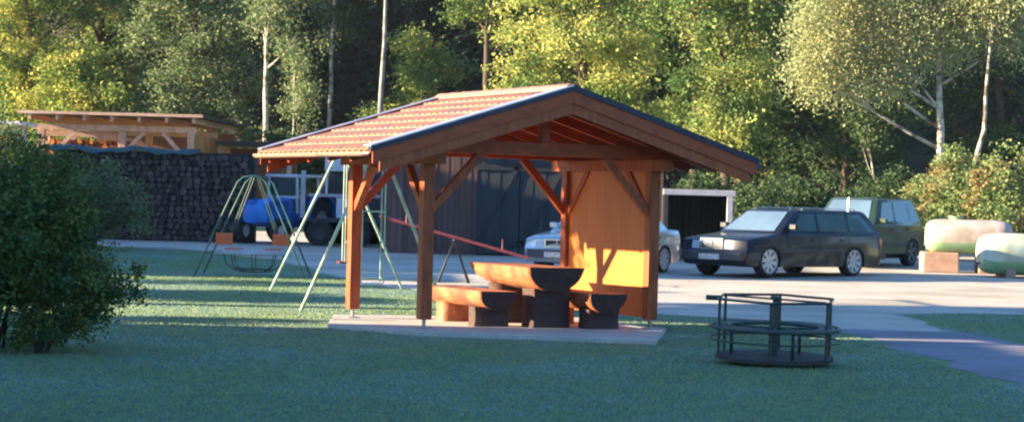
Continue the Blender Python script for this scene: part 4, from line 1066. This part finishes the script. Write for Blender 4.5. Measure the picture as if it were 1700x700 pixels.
bushy('shade_hedge', 'unseen clipped row added to cast the dark stripe across the lawn', -13.5, 37.3, 1.4, 3.1, LM['green'], 26000, .13, 95, d=4.2, cat='shade_hedge', spread=.16, shell=.2)  # unseen, added to lay a dark stripe over the lawn
shade_house('shade_house', 'unseen plastered farmhouse added to shade the cars and the woodpile', -27, -17.5, 46.2, 61.5, 5.4, 7.4)  # unseen, added to shade cars, shed and woodpile
tree('maple_tree', 'unseen spreading tree on a bare trunk added to shade the grass at the right', 'tree', -13.0, 34.4, 7.6, .42, [(0, -1.7, 4.7, 1.2), (-.9, -1.5, 5.0, 1.1), (0, -.6, 4.9, 1.5), (0, 1.2, 5.0, 1.5), (.3, 2.6, 5.1, 1.3), (-.4, .4, 6.4, 1.6), (0, 2.0, 6.4, 1.5), (.2, 3.2, 5.9, 1.2), (-1.2, .5, 5.4, 1.5), (1.2, 1.6, 5.6, 1.4)], LM['green'], M['bark'], 60000, .2, 91, path=[(0, 0, -.2), (0, 0, 2), (0, .3, 4), (0, .8, 7)])  # unseen, added; its raised crown shades only the right-hand grass
bushy('shrub', 'unseen round shrub added to slant the shade edge left of the shelter', -13.9, 29.7, 2.2, 3.1, LM['green'], 14000, .10, 92, spread=.12)  # unseen, added to slant the left end of the shade edge
for x_, y_, sc_, lab in ((20, 34, 1, 'nearest unseen spruce added for dark reflections right of the path'), (22, 43, 1.1, 'unseen spruce added for dark reflections right of the parking yard'), (19, 24, .9, 'unseen spruce added for dark reflections right of the roundabout lawn'), (24, 54, 1.15, 'unseen spruce added for dark reflections right of the two tanks'), (18, 14, 1, 'unseen spruce added for dark reflections beside the foreground lawn'), (27, 36, 1.2, 'second row unseen spruce added for dark reflections right of the path'), (29, 48, 1.2, 'second row unseen spruce added for dark reflections right of the yard'), (26, 20, 1.1, 'second row unseen spruce added for dark reflections right of the lawn'), (23, 63, 1.1, 'unseen spruce added for dark reflections behind the tanks at the far right')):
    c_ = copy_tree(sp); c_.location = (x_, y_, g(y_)); c_.scale = (sc_,) * 3; c_['label'] = lab; c_['group'] = 'unseen spruces added right of the yard'  # unseen trees added to darken reflections in the car sides

# ------------------------------------------------------------------ light, sky, camera
ELEV, PHI = 13.8, 6.0
HAZE = .00016
sd = Vector((-math.cos(rad(PHI)) * math.cos(rad(ELEV)), -math.sin(rad(PHI)) * math.cos(rad(ELEV)), math.sin(rad(ELEV))))
L_ = bpy.data.lights.new('sun', 'SUN'); L_.energy = 5.0; L_.angle = rad(.5); L_.color = (1, .79, .50)
lo = bpy.data.objects.new('sun', L_); COL.objects.link(lo); lo.rotation_euler = sd.to_track_quat('Z', 'Y').to_euler()
wd = bpy.data.worlds.new('World'); sc.world = wd; wd.use_nodes = True; nt = wd.node_tree; nt.nodes.clear()
sk = nt.nodes.new('ShaderNodeTexSky'); sk.sky_type = 'NISHITA'; sk.sun_disc = False; sk.sun_elevation = rad(ELEV); sk.sun_rotation = math.atan2(sd.x, sd.y) % (2 * PI)
sk.air_density = 1.2; sk.dust_density = .3; sk.ozone_density = 6
bg = nt.nodes.new('ShaderNodeBackground'); bg.inputs[1].default_value = .085; ow = nt.nodes.new('ShaderNodeOutputWorld')
nt.links.new(sk.outputs[0], bg.inputs[0]); nt.links.new(bg.outputs[0], ow.inputs[0])

hz = MB().box(-125, 125, -62, 162, -1.2, 55).build('haze', [])
hm = bpy.data.materials.new('haze_air'); hm.use_nodes = True; hn = hm.node_tree; hn.nodes.clear()
ho = hn.nodes.new('ShaderNodeOutputMaterial'); pv = hn.nodes.new('ShaderNodeVolumePrincipled')
pv.inputs['Color'].default_value = (.86, .92, 1, 1); pv.inputs['Density'].default_value = HAZE; pv.inputs['Anisotropy'].default_value = .2
hn.links.new(pv.outputs[0], ho.inputs['Volume']); hz.data.materials.append(hm); tag(hz, kind='stuff')
cam = bpy.data.cameras.new('camera'); co = bpy.data.objects.new('camera', cam); COL.objects.link(co); sc.camera = co
cam.sensor_width = 36; cam.lens = 36 * 3918 / 1700; cam.clip_start = .1; cam.clip_end = 1000
pitch = math.atan(15.1 / 3918)
co.matrix_world = Matrix.Translation((0, 0, 1.6)) @ Matrix.Rotation(PI / 2 - pitch, 4, 'X') @ Matrix.Rotation(.0256, 4, 'Z')
sc.view_settings.view_transform = 'Standard'; sc.view_settings.look = 'None'; sc.view_settings.gamma = 1; sc.view_settings.exposure = 2.4
sc.view_settings.use_curve_mapping = False
sc.render.engine = 'CYCLES'
sc.cycles.filter_width = 2.2
sc.cycles.max_bounces = 6; sc.cycles.diffuse_bounces = 3; sc.cycles.transmission_bounces = 4; sc.cycles.glossy_bounces = 3
sc.render.resolution_x = 1024; sc.render.resolution_y = 421
